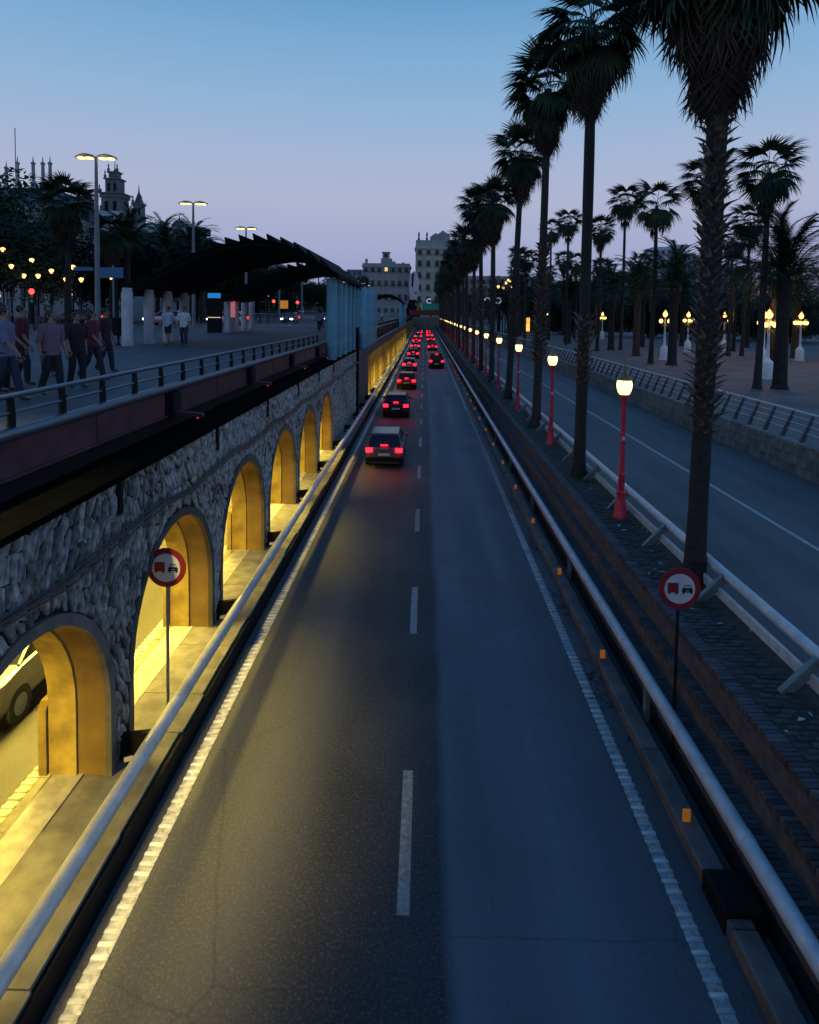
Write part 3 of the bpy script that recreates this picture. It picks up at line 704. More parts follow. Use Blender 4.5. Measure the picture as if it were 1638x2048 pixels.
for j, (x, z) in enumerate(((12.98, 3.1), (13.07, 3.33), (13.15, 3.53))):
    mb = MB(); mb.tube([(x, 5, z), (x, 250, z)], 0.013, 6); mb.build('thin_rail', m_pipe, pr_)
m_dkpost = mat('dark grey post steel', (0.04, 0.055, 0.065), 0.6, var=0.3, vs=5)
ps = MB(); ps.prism([(12.76, 2.8), (12.92, 2.8), (13.25, 3.7), (13.17, 3.7)], 'y', -0.012, 0.012); ps.prism([(12.76, 2.8), (12.78, 2.8), (13.19, 3.7), (13.17, 3.7)], 'y', -0.05, 0.05)
psm = ps.mesh('slanted_post', m_dkpost)
for k in range(190): ob('slanted_post', psm, pr_, (0, 11.35+k*1.2, 0))
# ================================================================== PALMS
def fan_leaf(rr, pet=0.95, bl=1.0, n=22, droop=0.55, spread=105):
    """one palmate leaf, growing along +Y, drooping to -Z"""
    m = MB()
    def drop(r): return -droop*(r/(pet+bl))**2.2
    pts = [(0, t*pet, drop(t*pet)) for t in (0, .5, 1)]
    for a, b in zip(pts, pts[1:]):
        m.poly([(a[0]-.02, a[1], a[2]), (a[0]+.02, a[1], a[2]), (b[0]+.014, b[1], b[2]), (b[0]-.014, b[1], b[2])])
    for i in range(n):
        t = (i+0.5)/n*2-1; ang = R(spread)*t; L = bl*(1-0.22*abs(t)**2)*rr.uniform(.9, 1.06); dw = R(spread)/n*1.0
        def pt(r, a, sag): 
            x = math.sin(a)*r; y = pet+math.cos(a)*r
            return (x, y, drop(math.hypot(x, y))-abs(x)*0.18-sag)
        tipsag = rr.uniform(.12, .34)*bl
        r0, r1, r2 = 0.03, L*0.55, L
        a0, a1 = ang-dw, ang+dw
        m.poly([pt(r0, a0, 0), pt(r1, a0*1.0, 0.02), pt(r1*1.02, ang, 0.045), pt(r0, ang, 0)])
        m.poly([pt(r0, ang, 0), pt(r1*1.02, ang, 0.045), pt(r1, a1, 0.02), pt(r0, a1, 0)])
        j = rr.uniform(-.06, .06)
        m.poly([pt(r1, a0, 0.02), pt(r2*.82, ang+j-dw*.35, tipsag*.4+.03), pt(r2, ang+j, tipsag+.03), pt(r2*.82, ang+j+dw*.35, tipsag*.4+.03), pt(r1, a1, 0.02), pt(r1*1.02, ang, .045)])
    return m
def xf(mb_dst, mb_src, mat4, mi=0):
    n = len(mb_dst.v); mb_dst.v += [tuple(mat4 @ Vector(p)) for p in mb_src.v]
    for f in mb_src.f: mb_dst.f.append(tuple(i+n for i in f)); mb_dst.mi.append(mi)
rp = random.Random(21)
LEAF = [fan_leaf(rp, droop=d) for d in (0.3, 0.55, 0.8)]
DLEAF = [fan_leaf(rp, pet=0.6, bl=1.15, n=16, droop=0.12, spread=38) for _ in range(3)]
LEAFM = [l.mesh('frond', m_frond) for l in LEAF]; DLEAFM = [l.mesh('dead_frond', m_dead) for l in DLEAF]
def leaf_xf(az, el, off=0.0, s=1.0, roll=0.0, z=0.0):
    return Matrix.Translation((0, 0, z)) @ Matrix.Rotation(az, 4, 'Z') @ Matrix.Translation((0, off, 0)) @ Matrix.Rotation(el, 4, 'X') @ Matrix.Rotation(roll, 4, 'Y') @ Matrix.Scale(s, 4)
def leaf_set(rr, n, skirt, scale=1.0, top=80, low=-48):
    out = []
    for i in range(n):
        u = (i+.5)/n; el = R(top-(top-low)*u**0.85+rr.uniform(-7, 7)); az = i*2.39996+rr.uniform(-.2, .2)
        out.append((0, rr.randrange(3), leaf_xf(az, el, 0.08, scale*rr.uniform(.88, 1.1), rr.uniform(-.35, .35), 0.25*(1-u))))
    for i in range(skirt):
        u = i/max(skirt, 1); az = i*2.39996+rr.uniform(-.3, .3); z = -0.1-1.6*u*rr.uniform(.8, 1.1)
        out.append((1, rr.randrange(3), leaf_xf(az, R(-56-25*min(1, u*1.5+rr.uniform(-.1, .15))), 0.16, scale*rr.uniform(.85, 1.2), rr.uniform(-.4, .4), z*scale*.75)))
    return out
def crown_mesh(rr, n, skirt, scale=1.0, top=80, low=-48, stalk=False):
    m = MB()
    for kind, i, x in leaf_set(rr, n, skirt, scale, top, low):
        xf(m, (LEAF if kind == 0 else DLEAF)[i], x, kind)
    if stalk:
        for a in range(2):
            az = rr.uniform(3.5, 6); s_ = MB()
            for k in range(70):
                t = rr.random(); x, y, z = 0.25+0.25*t+rr.gauss(0, .07), rr.gauss(0, .1), 0.5-1.5*t+rr.gauss(0, .1)
                s_.poly([(x-.05, y, z), (x+.05, y, z+.02), (x, y+.03, z-.12)])
            xf(m, s_, Matrix.Rotation(az, 4, 'Z'), 2)
    return m.mesh('crown', [m_frond, m_dead, m_seed])
CROWN_SKIRT = [crown_mesh(rp, 44, 70), crown_mesh(rp, 40, 90), crown_mesh(rp, 48, 56, stalk=True)]
CROWN_OPEN = [crown_mesh(rp, 34, 5, top=78, low=-62, stalk=True), crown_mesh(rp, 28, 3, top=76, low=-68), crown_mesh(rp, 38, 8, top=80, low=-60, stalk=True)]
def boot_mesh(name='leaf_base'):
    m = MB(); m.v = [(-.055, 0, 0), (.055, 0, 0), (.05, .03, -.03), (-.05, .03, -.03), (-.045, .11, .1), (.045, .11, .1), (.04, .125, .085), (-.04, .125, .085),
                     (-.05, .19, .16), (-.012, .165, .145), (.012, .165, .145), (.05, .2, .16)]
    for f in ((0, 1, 5, 4), (3, 2, 6, 7), (0, 3, 7, 4), (1, 2, 6, 5), (4, 5, 10, 9), (4, 9, 8, 7), (5, 11, 10, 6)): m.face(f)
    return m
BOOT = boot_mesh(); BOOTM = BOOT.mesh('leaf_base', m_boot)
def trunk_pts(h, lean, bow, rr):
    return [(lean*t*h*0.1+bow*math.sin(t*3.1), bow*0.6*math.sin(t*2.2+1), t*h) for t in [i/9 for i in range(10)]]
def along(pts, z):
    for a, b in zip(pts, pts[1:]):
        if a[2] <= z <= b[2]:
            t = (z-a[2])/(b[2]-a[2]); return a[0]+(b[0]-a[0])*t, a[1]+(b[1]-a[1])*t
    return pts[-1][0], pts[-1][1]
def trunk(name, par, h, r0, r1, lean, bow, boots, rr, boot_n=0, sep=False, s=1.0):
    pts = trunk_pts(h, lean, bow, rr)
    zz = [0, 0.25, 0.7]+[h*i/16 for i in range(1, 17) if h*i/16 > 1.0]
    m = MB(); m.tube([(*along(pts, z), z) for z in zz], [(r0*1.45, r0*1.2, r0*1.06)[k] if k < 3 else r0+(r1-r0)*(zz[k]/h)+rr.uniform(-.008, .008) for k in range(len(zz))], 14)
    t = m.build('trunk', m_bark, par, smooth=True)
    if boots:
        z0, z1 = boots; bo = MB(); k = 0
        for i in range(boot_n):
            z = z0+(z1-z0)*(i+.5)/boot_n; a = i*2.39996+rr.uniform(-.25, .25); x, y = along(pts, z)
            r_ = r0+(r1-r0)*z/h-0.03; s_ = s*rr.uniform(.75, 1.3); tilt = rr.uniform(-.5, .1)
            M_ = Matrix.Translation((x, y, z)) @ Matrix.Rotation(a, 4, 'Z') @ Matrix.Translation((0, r_, 0)) @ Matrix.Rotation(tilt, 4, 'X') @ Matrix.Scale(s_, 4)
            if sep:
                o = ob('leaf_base', BOOTM, par); o.matrix_local = M_
            else: xf(bo, BOOT, M_)
        if not sep:
            o = bo.build('leaf_bases', m_boot, par); o['kind'] = 'stuff'
    return pts[-1]
# the row in the brick strip: crown height, trunk radius, lean
STRIP = [(5.35, 12.6, 13.8, .185, .1, .98), (5.08, 21.0, 15.9, .19, .02, .95), (5.3, 30.5, 17.3, .2, .12, 1.02), (5.2, 40.0, 16.6, .2, .35, 1.0), (5.13, 49.3, 15.2, .2, -.1, 1.05),
         (5.18, 59, 16.4, .2, -.25, 1.15)]
rk = random.Random(4)
for k in range(6, 24): STRIP.append((5.2+rk.uniform(-.1, .1), 59+9.4*(k-5), 15.4+rk.uniform(-1.2, 1.6), .2, rk.uniform(-.3, .2), rk.uniform(1.0, 1.25)))
LBL = ['tall fan palm nearest the camera with ragged leaf base trunk behind the round sign',
       'second kerbside fan palm, slim bare dark trunk, between the two nearest red lamps',
       'third kerbside fan palm with ragged trunk and a long brown skirt',
       'fourth kerbside fan palm, crown leaning right with dead skirt',
       'fifth kerbside fan palm with shaggy brown skirt',
       'sixth kerbside fan palm overlapping the fifth']
tmpl = None
for k, (x, y, hz, r0, lean, s) in enumerate(STRIP):
    h = hz-1.78
    lab = LBL[k] if k < 6 else '%s fan palm in the kerbside row of red lamps' % ORD[k]
    t = thing('fan_palm', lab, 'palm tree', (x, y, 1.78), group='fan palms along the brick strip')
    bt = {0: (2.9, 9.6, 240, 1.0), 1: (3.0, 5.2, 60, 1.1), 2: (3.0, 8.5, 230, 1.25), 3: (3.1, 8.0, 200, 1.2)}.get(k, (2.5, 8.0, 120, 1.2))
    if k < 7:
        top = trunk('trunk', t, h, r0, r0*.82 if k != 0 else r0*1.0, lean, 0.03, (bt[0], bt[1]), rk, bt[2], sep=(k in (0, 2)), s=bt[3])
        gen = [c for c in t.children]
    else:
        src = tmpl
        for c in src.children:
            if c.name.startswith(('trunk', 'leaf_bases')): d = c.copy(); COL.objects.link(d); d.parent = t; d.scale = (1, 1, h/src['h'])
        top = (src['top'][0], src['top'][1], h)
    if k == 5: tmpl = t; t['h'] = h; t['top'] = list(top)
    if k < 4:
        for kind, i, M_ in leaf_set(rk, 60 if k == 0 else 46, 120 if k == 0 else 84, s*(1.0 if k else 1.08), low=-55):
            o = ob('frond' if kind == 0 else 'dead_frond', (LEAFM if kind == 0 else DLEAFM)[i], t); o.matrix_local = Matrix.Translation(top) @ M_
    else:
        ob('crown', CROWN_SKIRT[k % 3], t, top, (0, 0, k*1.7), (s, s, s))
for key in ('h', 'top'):
    if key in tmpl: del tmpl[key]
# grass at the feet of three palms
gm = MB()
for (x0, y0) in ((5.15, 20.7), (5.2, 30.2), (5.15, 12.3)):
    for k in range(260):
        x, y = x0+rk.gauss(-.08, .16), y0+rk.gauss(-.1, .3); hh = rk.uniform(.05, .14); a = rk.uniform(0, 6.3)
        if 4.5 < x < 5.7: gm.poly([(x-.012, y, 1.78), (x+.012, y, 1.78), (x+.05*math.cos(a), y+.05*math.sin(a), 1.78+hh)])
tag(gm.build('grass', m_grass), 'tufts of green grass around the palm feet in the strip', 'grass', kind='stuff')

# fan palms on the plaza: x, y, crown z, scale
PL = [(24.9, 83.1, 21.2, 1.35, 'fan palm on the plaza with tan flower stalk, left of a twin', .02), (20.8, 60.1, 17.0, 1.25, 'fan palm on the plaza with tan flower stalk, right of its twin', .05),
      (20.35, 40.0, 15.7, 1.15, 'tall plaza fan palm with slim dark trunk beside the multi globe white lamp', .1), (35.8, 74.1, 17.6, 1.3, 'plaza fan palm with lower crown just behind the tall right one', .25),
      (34.1, 73.7, 15.6, 1.1, 'small crowned plaza fan palm right of the nearest trunk', 0), (21.1, 79.9, 17.3, 1.1, 'plaza fan palm seen right beside the second kerbside trunk', .05),
      (20.4, 94.7, 20.2, 1.2, 'plaza fan palm just left of the second kerbside trunk', 0), (21.4, 112.7, 21.4, 1.25, 'distant plaza fan palm by the third kerbside trunk', 0),
      (25.6, 61.0, 19.4, 1.35, 'plaza fan palm half hidden behind the nearest ragged trunk', 0), (14.2, 92.8, 14.6, 1.0, 'short crowned plaza fan palm near the cluster of yellow globes', 0),
      (31.0, 95.0, 14.5, 1.0, 'small plaza fan palm below the flower stalk twins', 0), (39.5, 84.0, 13.4, 1.0, 'low plaza fan palm at the right above the date palms', 0),
      (45.5, 70.0, 14.0, 1.2, 'plaza fan palm cut by the right picture edge', 0), (27.5, 120.0, 16.5, 1.2, 'distant plaza fan palm behind the second twin', 0),
      (33.5, 125.0, 16.0, 1.2, 'distant plaza fan palm before the pale city block', 0), (24.0, 130.0, 15.0, 1.2, 'far plaza fan palm behind the kiosk light', 0),
      (19.5, 140.0, 16.0, 1.3, 'far plaza fan palm left of the yellow globes', 0), (29.5, 140.0, 18.5, 1.3, 'far plaza fan palm above the dark date palms', 0),
      (17.0, 120.0, 17.5, 1.2, 'far plaza fan palm nearest the kerbside row', 0), (38.0, 140.0, 17.0, 1.3, 'far plaza fan palm left of the logo tower', 0)]
tr_cache = {}
for k, (x, y, cz, s, lab, lean) in enumerate(PL):
    t = thing('fan_palm', lab, 'palm tree', (x, y, 2.65), group='slim fan palms on the plaza')
    h = cz-2.65
    if k < 6: top = trunk('trunk', t, h, 0.22, 0.14, lean, 0.08, (h*.45, h*.6), rk, 40, s=1.2)
    else:
        if 'm' not in tr_cache:
            zz = [(0, .36), (.03, .25), (.5, .2), (.75, .17), (1, .13)]; m = MB(); m.tube([(0.05*math.sin(z*3), 0, z) for z, _ in zz], [r_ for _, r_ in zz], 10); tr_cache['m'] = m.mesh('trunk', m_bark, True)
        ob('trunk', tr_cache['m'], t, (0, 0, 0), (0, 0, k), (1, 1, h)); top = (0, 0, h)
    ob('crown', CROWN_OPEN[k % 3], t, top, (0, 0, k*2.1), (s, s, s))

# date palms: thick trunk, long arching feather fronds
def feather(rr, L=3.6, n=26, arch=1.0):
    m = MB(); P_ = []
    for i in range(n+1):
        t = i/n; P_.append(Vector((0, L*t*(1-.12*t), L*0.42*math.sin(t*1.9)*arch-L*0.42*t*t)))
    for i in range(0, n, 2):
        a, b = P_[i], P_[min(i+2, n)]; w = .035*(1-i/n)+.008
        m.poly([a+Vector((-w, 0, 0)), a+Vector((w, 0, 0)), b+Vector((w*.8, 0, 0)), b+Vector((-w*.8, 0, 0))])
    for i in range(3, n+1):
        t = i/n; l = 0.48*math.sin(min(1, t*1.25+.15)*math.pi*.86)+.1
        for s_ in (-1, 1):
            p = P_[i]; d = Vector((s_*l*.75, l*.6, -l*.25+rr.uniform(-.08, .06)))
            m.poly([p, p+Vector((0, .05, 0)), p+d]); q = P_[i]-(P_[i]-P_[i-1])*.5
            m.poly([q, q+Vector((0, .05, 0)), q+d*Vector((1, 1, 1)).x*rr.uniform(.85, 1.05)+Vector((0, 0, -.05))])
    return m
def date_crown(rr, n=58, s=1.0):
    F_ = [feather(rr, arch=a) for a in (1.0, .8, 1.15)]; m = MB()
    for i in range(n):
        u = (i+.5)/n; el = R(72-100*u+rr.uniform(-6, 6)); xf(m, F_[i % 3], leaf_xf(i*2.39996, el, 0.25, s*rr.uniform(.85, 1.08), rr.uniform(-.3, .3), .4*(1-u)))
    return m.mesh('crown', [m_frond])
DC = [date_crown(rp), date_crown(rp, 50)]
zz = [(0, .55), (.04, .42), (.4, .36), (.8, .36), (.92, .5), (1, .42)]
m = MB(); m.tube([(0, 0, z) for z, _ in zz], [r_ for _, r_ in zz], 14); DTR = m.mesh('trunk', m_bark, True)
DP = [(21.8, 40.2, 9.4, 1.15, 'large date palm with thick trunk and wide arching fronds right of the multi globe lamp'), (22.2, 58.7, 9.4, 1.05, 'date palm with thick orange lit trunk beside the single white lantern'),
      (23.0, 71.1, 9.6, 1.0, 'date palm left of the lantern, trunk broad at the foot'), (23.6, 82.8, 9.4, 1.0, 'date palm between two white lamps on the plaza'),
      (33.0, 62.0, 8.8, 1.1, 'dark date palm behind the nearest ragged trunk'), (40.5, 72.0, 9.0, 1.1, 'dark date palm right of the nearest ragged trunk'), (46.5, 66.0, 9.2, 1.15, 'dark date palm at the right picture edge'),
      (30.5, 92.0, 9.4, 1.1, 'dark date palm between the plaza lamps, further back'), (22.0, 100.0, 9.3, 1.1, 'dark date palm in the middle of the plaza row'), (38.5, 98.0, 9.2, 1.2, 'distant dark date palm behind the lamps'),
      (21.0, 118.0, 9.8, 1.2, 'distant date palm of the plaza row'), (27.5, 112.0, 9.8, 1.2, 'distant date palm right of the plaza row'), (19.5, 134.0, 10.0, 1.3, 'far date palm near the kiosk light'),
      (46.5, 95.0, 9.4, 1.3, 'far dark date palm behind the right white lamp'), (32.5, 124.0, 9.8, 1.3, 'far date palm below the pale city block'), (55.0, 88.0, 9.6, 1.3, 'far dark date palm beyond the right picture edge'),
      (17.0, 150.0, 10.0, 1.3, 'farthest date palm on the left of the plaza'), (25.5, 150.0, 10.0, 1.4, 'farthest date palm behind the slim trunks')]
for k, (x, y, cz, s, lab) in enumerate(DP):
    s *= 1.28 if k else 1.15
    t = thing('date_palm', lab, 'palm tree', (x, y, 2.65), rz=k*1.3, group='date palms on the plaza')
    ob('trunk', DTR, t, (0, 0, 0), (0, 0, 0), (1.0, 1.0, cz-2.65)); ob('crown', DC[k % 2], t, (0, 0, cz-2.75), (0, 0, k), (s, s, s))

# broad-leaved trees: many small leaf faces through an uneven crown
def tree_crown(rr, w, h, n, leaf=0.28):
    m = MB(); blobs = [(rr.gauss(0, w*.36), rr.gauss(0, w*.36), rr.uniform(-.4, .42)*h, rr.uniform(.2, .38)*w) for _ in range(22)]
    for k in range(n):
        b = blobs[rr.randrange(22)]; d = Vector((rr.gauss(0, 1), rr.gauss(0, 1), rr.gauss(0, 1))).normalized()*b[3]*(rr.random()**.35)
        p = Vector((b[0], b[1], b[2]))+d; a = Vector((rr.gauss(0, 1), rr.gauss(0, 1), rr.gauss(0, .6))).normalized(); c = a.orthogonal().normalized()*leaf*.45; a *= leaf*rr.uniform(.6, 1.2)
        m.poly([p-a, p+c, p+a, p-c])
    return m.mesh('crown', m_leaf)
TC = [tree_crown(rp, 7.0, 9.0, 11000), tree_crown(rp, 7.5, 8.0, 10000)]
def tree(x, y, z, cz, s, lab, i, group):
    t = thing('tree', lab, 'tree', (x, y, z), group=group); m = MB(); H = cz-z
    m.tube([(0, 0, 0), (0.1, 0, H*.4), (0.3, 0.1, H*.75), (0.2, 0, H)], [.34, .26, .2, .08], 9)
    for k in range(5):
        a = k*1.3; m.tube([(0.1, 0, H*(.45+.07*k)), (1.2*math.cos(a), 1.2*math.sin(a), H*(.62+.07*k)), (2.2*math.cos(a), 2.2*math.sin(a), H*(.8+.06*k))], [.13, .09, .03], 6)
    m.build('trunk', m_bark, t, smooth=True); ob('crown', TC[i % 2], t, (0, 0, H), (0, 0, i*1.1), (s, s, s))
TL = [(-48.0, 68, 14.5, 1.25, 'huge dark tree filling the left picture edge'), (-40.5, 66, 12.5, .95, 'dark dense tree right of the huge left one'), (-55, 74, 17, 1.3, 'tall dark tree in front of the pinnacled building'),
      (-36.5, 88, 12.8, .85, 'dark tree behind the double headed lamp'), (-34, 96, 13.0, .9, 'rounded tree right of the second double lamp'), (-30.5, 112, 12.0, .9, 'rounded tree seen above the black canopy edge'),
      (-24, 118, 10.2, .8, 'low tree under the arch of the canopy'), (-19, 124, 10.0, .75, 'low tree left of the blue green columns'), (-16.5, 135, 10.2, .8, 'low tree just beside the blue green columns'),
      (-42, 84, 12.0, 1.0, 'dark tree before the ornate tower'), (-28, 100, 10.0, .8, 'dark tree behind the canopy columns')]
for i, (x, y, cz, s, lab) in enumerate(TL): tree(x, y, 5.4, cz, s, lab, i, 'dark trees across the promenade')
TR = [(20.5, 160, 9.5, .95, 'dark round tree under the cluster of yellow globes'), (27, 165, 9.5, 1.0, 'dark tree behind the kiosk'), (36, 150, 8.5, 1.0, 'dark tree at the plaza back'), (46, 135, 8.5, 1.0, 'dark tree behind the plaza lamps'),
      (55, 125, 8.5, 1.0, 'dark tree at the far right of the plaza'), (64, 115, 8.0, 1.0, 'dark tree beyond the right date palms'), (14.5, 190, 9.5, 1.0, 'dark tree beside the red gantry'), (10.5, 255, 11, .9, 'tree before the tall ochre building'), (2.5, 262, 9.5, .5, 'small tree above the green road sign')]
WH = ['right of the kiosk light', 'behind the leftmost plaza lamp', 'between the two slim twin palms', 'behind the single white lantern', 'behind the ring globe lamp', 'behind the nearest ragged trunk', 'behind the dense globe cluster', 'behind the right white lamp', 'at the far right edge of the plaza']
for i_, w_ in enumerate(WH): TR.append((31+i_*5.6, 147-i_*3.2, 6.6+(i_ % 3)*.5, .8, 'low dark bushy tree '+w_))
for i, (x, y, cz, s, lab) in enumerate(TR): tree(x, y, 2.65 if y < 250 else 5.4, cz, s, lab, i+1, 'dark trees behind the plaza')
# palms across the promenade on the left
LP = [(-33.3, 60, 16.6, 1.45, 'fan', 'fan palm with brown skirt left of the first double lamp'), (-32.0, 66, 14.6, 1.2, 'fan', 'smaller fan palm touching the first double lamp pole'),
      (-34.6, 75, 14.2, 1.45, 'date', 'bushy date palm right of the first lamp pole'), (-32.2, 80, 14.2, 1.4, 'date', 'bushy date palm in the middle left palm clump'), (-30.6, 85, 14.6, 1.35, 'date', 'date palm with upright fronds near the second double lamp'),
      (-37.5, 78, 13.2, 1.3, 'date', 'date palm half hidden in the left palm clump'), (-27.5, 80, 12.0, 1.2, 'date', 'date palm rising behind the black canopy')]
for k, (x, y, cz, s, kd, lab) in enumerate(LP):
    t = thing('fan_palm' if kd == 'fan' else 'date_palm', lab, 'palm tree', (x, y, 5.4), rz=k, group='palms across the promenade')
    if kd == 'fan': ob('trunk', tr_cache['m'], t, (0, 0, 0), (0, 0, k), (1.3, 1.3, cz-5.4)); ob('crown', CROWN_SKIRT[k % 3], t, (0, 0, cz-5.4), (0, 0, k), (s, s, s))
    else: ob('trunk', DTR, t, (0, 0, 0), (0, 0, 0), (1, 1, cz-5.4)); ob('crown', DC[k % 2], t, (0, 0, cz-5.5), (0, 0, k), (s, s, s))

# ================================================================== LAMPS
# red posts with one glowing globe
post = MB(); post.lathe([(.20, 0), (.205, .05), (.19, .1), (.165, .13), (.15, .32), (.115, .5), (.105, .62), (.125, .66), (.125, .7), (.085, .74), (.082, 1.1), (.1, 1.13), (.1, 1.17), (.07, 1.2), (.055, 2.9), (.075, 3.0), (.105, 3.14), (.11, 3.18), (.085, 3.2)], 18)
postm = post.mesh('post', m_redpaint, True)
gl_ = MB(); gl_.lathe([(.095, 3.2), (.15, 3.27), (.185, 3.38), (.195, 3.48), (.18, 3.56), (.165, 3.585)], 18); glm = gl_.mesh('globe', m_globe, True)
cap = MB(); cap.lathe([(.172, 3.585), (.165, 3.63), (.12, 3.71), (.06, 3.76), (.035, 3.82), (.045, 3.85), (.02, 3.9), (.012, 4.02)], 16); capm = cap.mesh('cap', m_cap, True)
cl_ = MB(); cl_.lathe([(.115, 3.19), (.118, 3.22), (.1, 3.235)], 16); clm = cl_.mesh('collar', m_cap, True)
stk = MB(); stk.box(-.04, .04, -.078, -.07, 2.05, 2.15); stkm = stk.mesh('number_plate', m_signwhite)
for k in range(22):
    t = thing('red_street_lamp', 'red street lamp with glowing globe, %s in the kerbside row' % ORD[k], 'street lamp', (5.12, 16.65+9.35*k, 1.77), group='red street lamps along the brick strip')
    for nme, me in (('post', postm), ('globe', glm), ('cap', capm), ('collar', clm), ('number_plate', stkm)): ob(nme, me, t)
# white plaza lamps with clusters of globes
wb = MB(); wb.lathe([(.46, 0), (.46, .12), (.4, .16), (.4, 1.15), (.34, 1.25), (.16, 1.42), (.11, 1.6), (.085, 3.6), (.12, 3.65), (.06, 3.75), (.05, 4.3)], 16); wbm = wb.mesh('post', m_whitepaint, True)
g2 = MB(); g2.lathe([(.06, 0), (.15, .06), (.19, .2), (.17, .32), (.05, .36)], 12); g2m = g2.mesh('globe', m_globe2, True)
c2 = MB(); c2.lathe([(.17, .36), (.1, .46), (.03, .52), (.015, .62)], 10); c2m = c2.mesh('cap', m_cap, True)
ar = MB(); ar.tube([(0, 0, 3.55), (.25, 0, 3.42), (.5, 0, 3.5), (.52, 0, 3.68)], .025, 6); ar.tube([(.3, 0, 3.4), (.5, 0, 3.22), (.42, 0, 3.12)], .018, 5); arm = ar.mesh('arm', m_cap)
plight = bpy.data.lights.new('lantern light', 'POINT'); plight.energy = 220; plight.color = (1, .6, .25); plight.shadow_soft_size = .3
WL = [(24.4, 46.7, 1, 'white plaza lamp with a dense cluster of globes beside the big date palm'), (23.9, 65.3, 0, 'white plaza lamp with a stacked lantern right of the twin palms'), (32.4, 80.8, 1, 'white plaza lamp with a ring of globes just left of the ragged trunk'),
      (32.8, 121, 1, 'small distant white plaza lamp with globes behind the slim trunks'), (38.2, 67.0, 1, 'white plaza lamp with globes near the right picture edge'), (31.2, 60.5, 1, 'white plaza lamp directly behind the dense globe cluster'),
      (38.5, 84.5, 0, 'thin white plaza lamp just right of the ragged trunk'), (28.0, 150, 1, 'tiny far plaza lamp left of the slim trunks')]
for k, (x, y, full, lab) in enumerate(WL):
    t = thing('plaza_lamp', lab, 'street lamp', (x, y, 2.65), rz=k*.4, group='white plaza lamps'); ob('post', wbm, t)
    for j in range(5 if full else 2):
        a = 2*math.pi*j/(5 if full else 2); A = ob('arm', arm, t, (0, 0, 0), (0, 0, a)); ob('globe', g2m, A, (.52, 0, 3.68)); ob('cap', c2m, A, (.52, 0, 3.68))
    if k < 7: PLt = bpy.data.objects.new('light', plight); COL.objects.link(PLt); PLt.parent = t; PLt.location = (0, 0, 4.95)
    G = ob('globe', g2m, t, (0, 0, 4.3), (0, 0, 0), (1.2, 1.2, 1.2)); ob('cap', c2m, t, (0, 0, 4.3), (0, 0, 0), (1.2, 1.2, 1.2))
# tall double-headed lamps over the promenade
dp = MB(); dp.lathe([(.2, 0), (.17, .3), (.15, 6), (.09, 11.0), (.1, 11.2)], 12); dpm = dp.mesh('pole', m_grey, True)
hd = MB()
n0 = len(hd.v)
RNG = 10
for i in range(9):
    t_ = i/8; w_ = .42*math.sin(math.pi*min(1, .1+t_*.85))**.6; x = .12+1.15*t_; z = 11.15+.13*math.sin(t_*math.pi)-.1*t_
    for j in range(RNG):
        a = math.pi*j/(RNG-1); hd.v.append((x, w_*math.cos(a), z+.14*math.sin(a)))
for i in range(8):
    for j in range(RNG-1): hd.face((n0+i*RNG+j, n0+i*RNG+j+1, n0+(i+1)*RNG+j+1, n0+(i+1)*RNG+j))
hdm = hd.mesh('lamp_head', m_grey, True)
le = MB()
for cx_, cy_ in ((.5, .12), (.86, -.1)): le.poly([(cx_+.3*math.cos(q), cy_+.2*math.sin(q), 11.14) for q in [2*math.pi*i/14 for i in range(14)]]); 
le2 = MB()
for cx_ in (.42, .9): le2.lathe([(.24, 11.06), (.26, 11.1), (.22, 11.14)], 12, (cx_, 0))
lem = le2.mesh('lens', m_headlamp)
for k in range(12):
    t = thing('double_head_lamp', 'tall double headed street lamp, %s along the promenade' % ORD[k], 'street lamp', (-21, 41.3+17.3*k, 5.4), rz=.12, group='double headed lamps over the promenade')
    ob('pole', dpm, t)
    for s_ in (0, math.pi):
        H_ = ob('lamp_head', hdm, t, (0, 0, 0), (0, 0, s_)); ob('lens', lem, H_)
# the same kind of lamp stands just behind the camera, by the footbridge: its light reaches the near left lane
t = thing('double_head_lamp', 'tall double headed street lamp standing by the footbridge behind the viewpoint', 'street lamp', (-7.2, -5, 5.4), rz=.12, group='double headed lamps over the promenade')
ob('pole', dpm, t)
for s_ in (0, math.pi):
    H_ = ob('lamp_head', hdm, t, (0, 0, 0), (0, 0, s_)); ob('lens', lem, H_)
sl = bpy.data.lights.new('street light', 'SPOT'); sl.energy = 48000; sl.color = (1.0, .78, .28); sl.spot_size = R(28); sl.spot_blend = 1.0; sl.shadow_soft_size = .25
slo = bpy.data.objects.new('light', sl); COL.objects.link(slo); slo.location = (-6.4, -5, 16.35)
slo.rotation_euler = (Vector((-5.0, 8.6, 0))-Vector((-6.4, -5, 16.35))).to_track_quat('-Z', 'Y').to_euler()
# small warm lanterns across the street
lp = MB(); lp.lathe([(.14, 0), (.08, .3), (.06, 1), ], 8); lpm = lp.mesh('post', m_black, True)
lg = MB(); lg.lathe([(.08, 0), (.24, .3), (.26, .4), (.08, .5)], 10); lgm = lg.mesh('lantern', m_globe2, True)
LT = [(-40.7, 12.6), (-39.9, 11.0), (-38.7, 10.1), (-37.9, 11.6), (-37.3, 10.1), (-36.0, 10.6), (-34.4, 10.7), (-34.6, 9.8), (-33.9, 11.0), (-33.1, 9.8), (-30.2, 10.1)]
for k, (x, z) in enumerate(LT):
    t = thing('street_lantern', 'warm glowing lantern on a dark post across the street, %s from the left picture edge' % ORD[k], 'street lantern', (x, 62, 5.4), group='lanterns across the street')
    ob('post', lpm, t, (0, 0, 0), (0, 0, 0), (1, 1, z-5.7)); ob('lantern', lgm, t, (0, 0, z-5.7), (0, 0, 0), (.85,)*3)
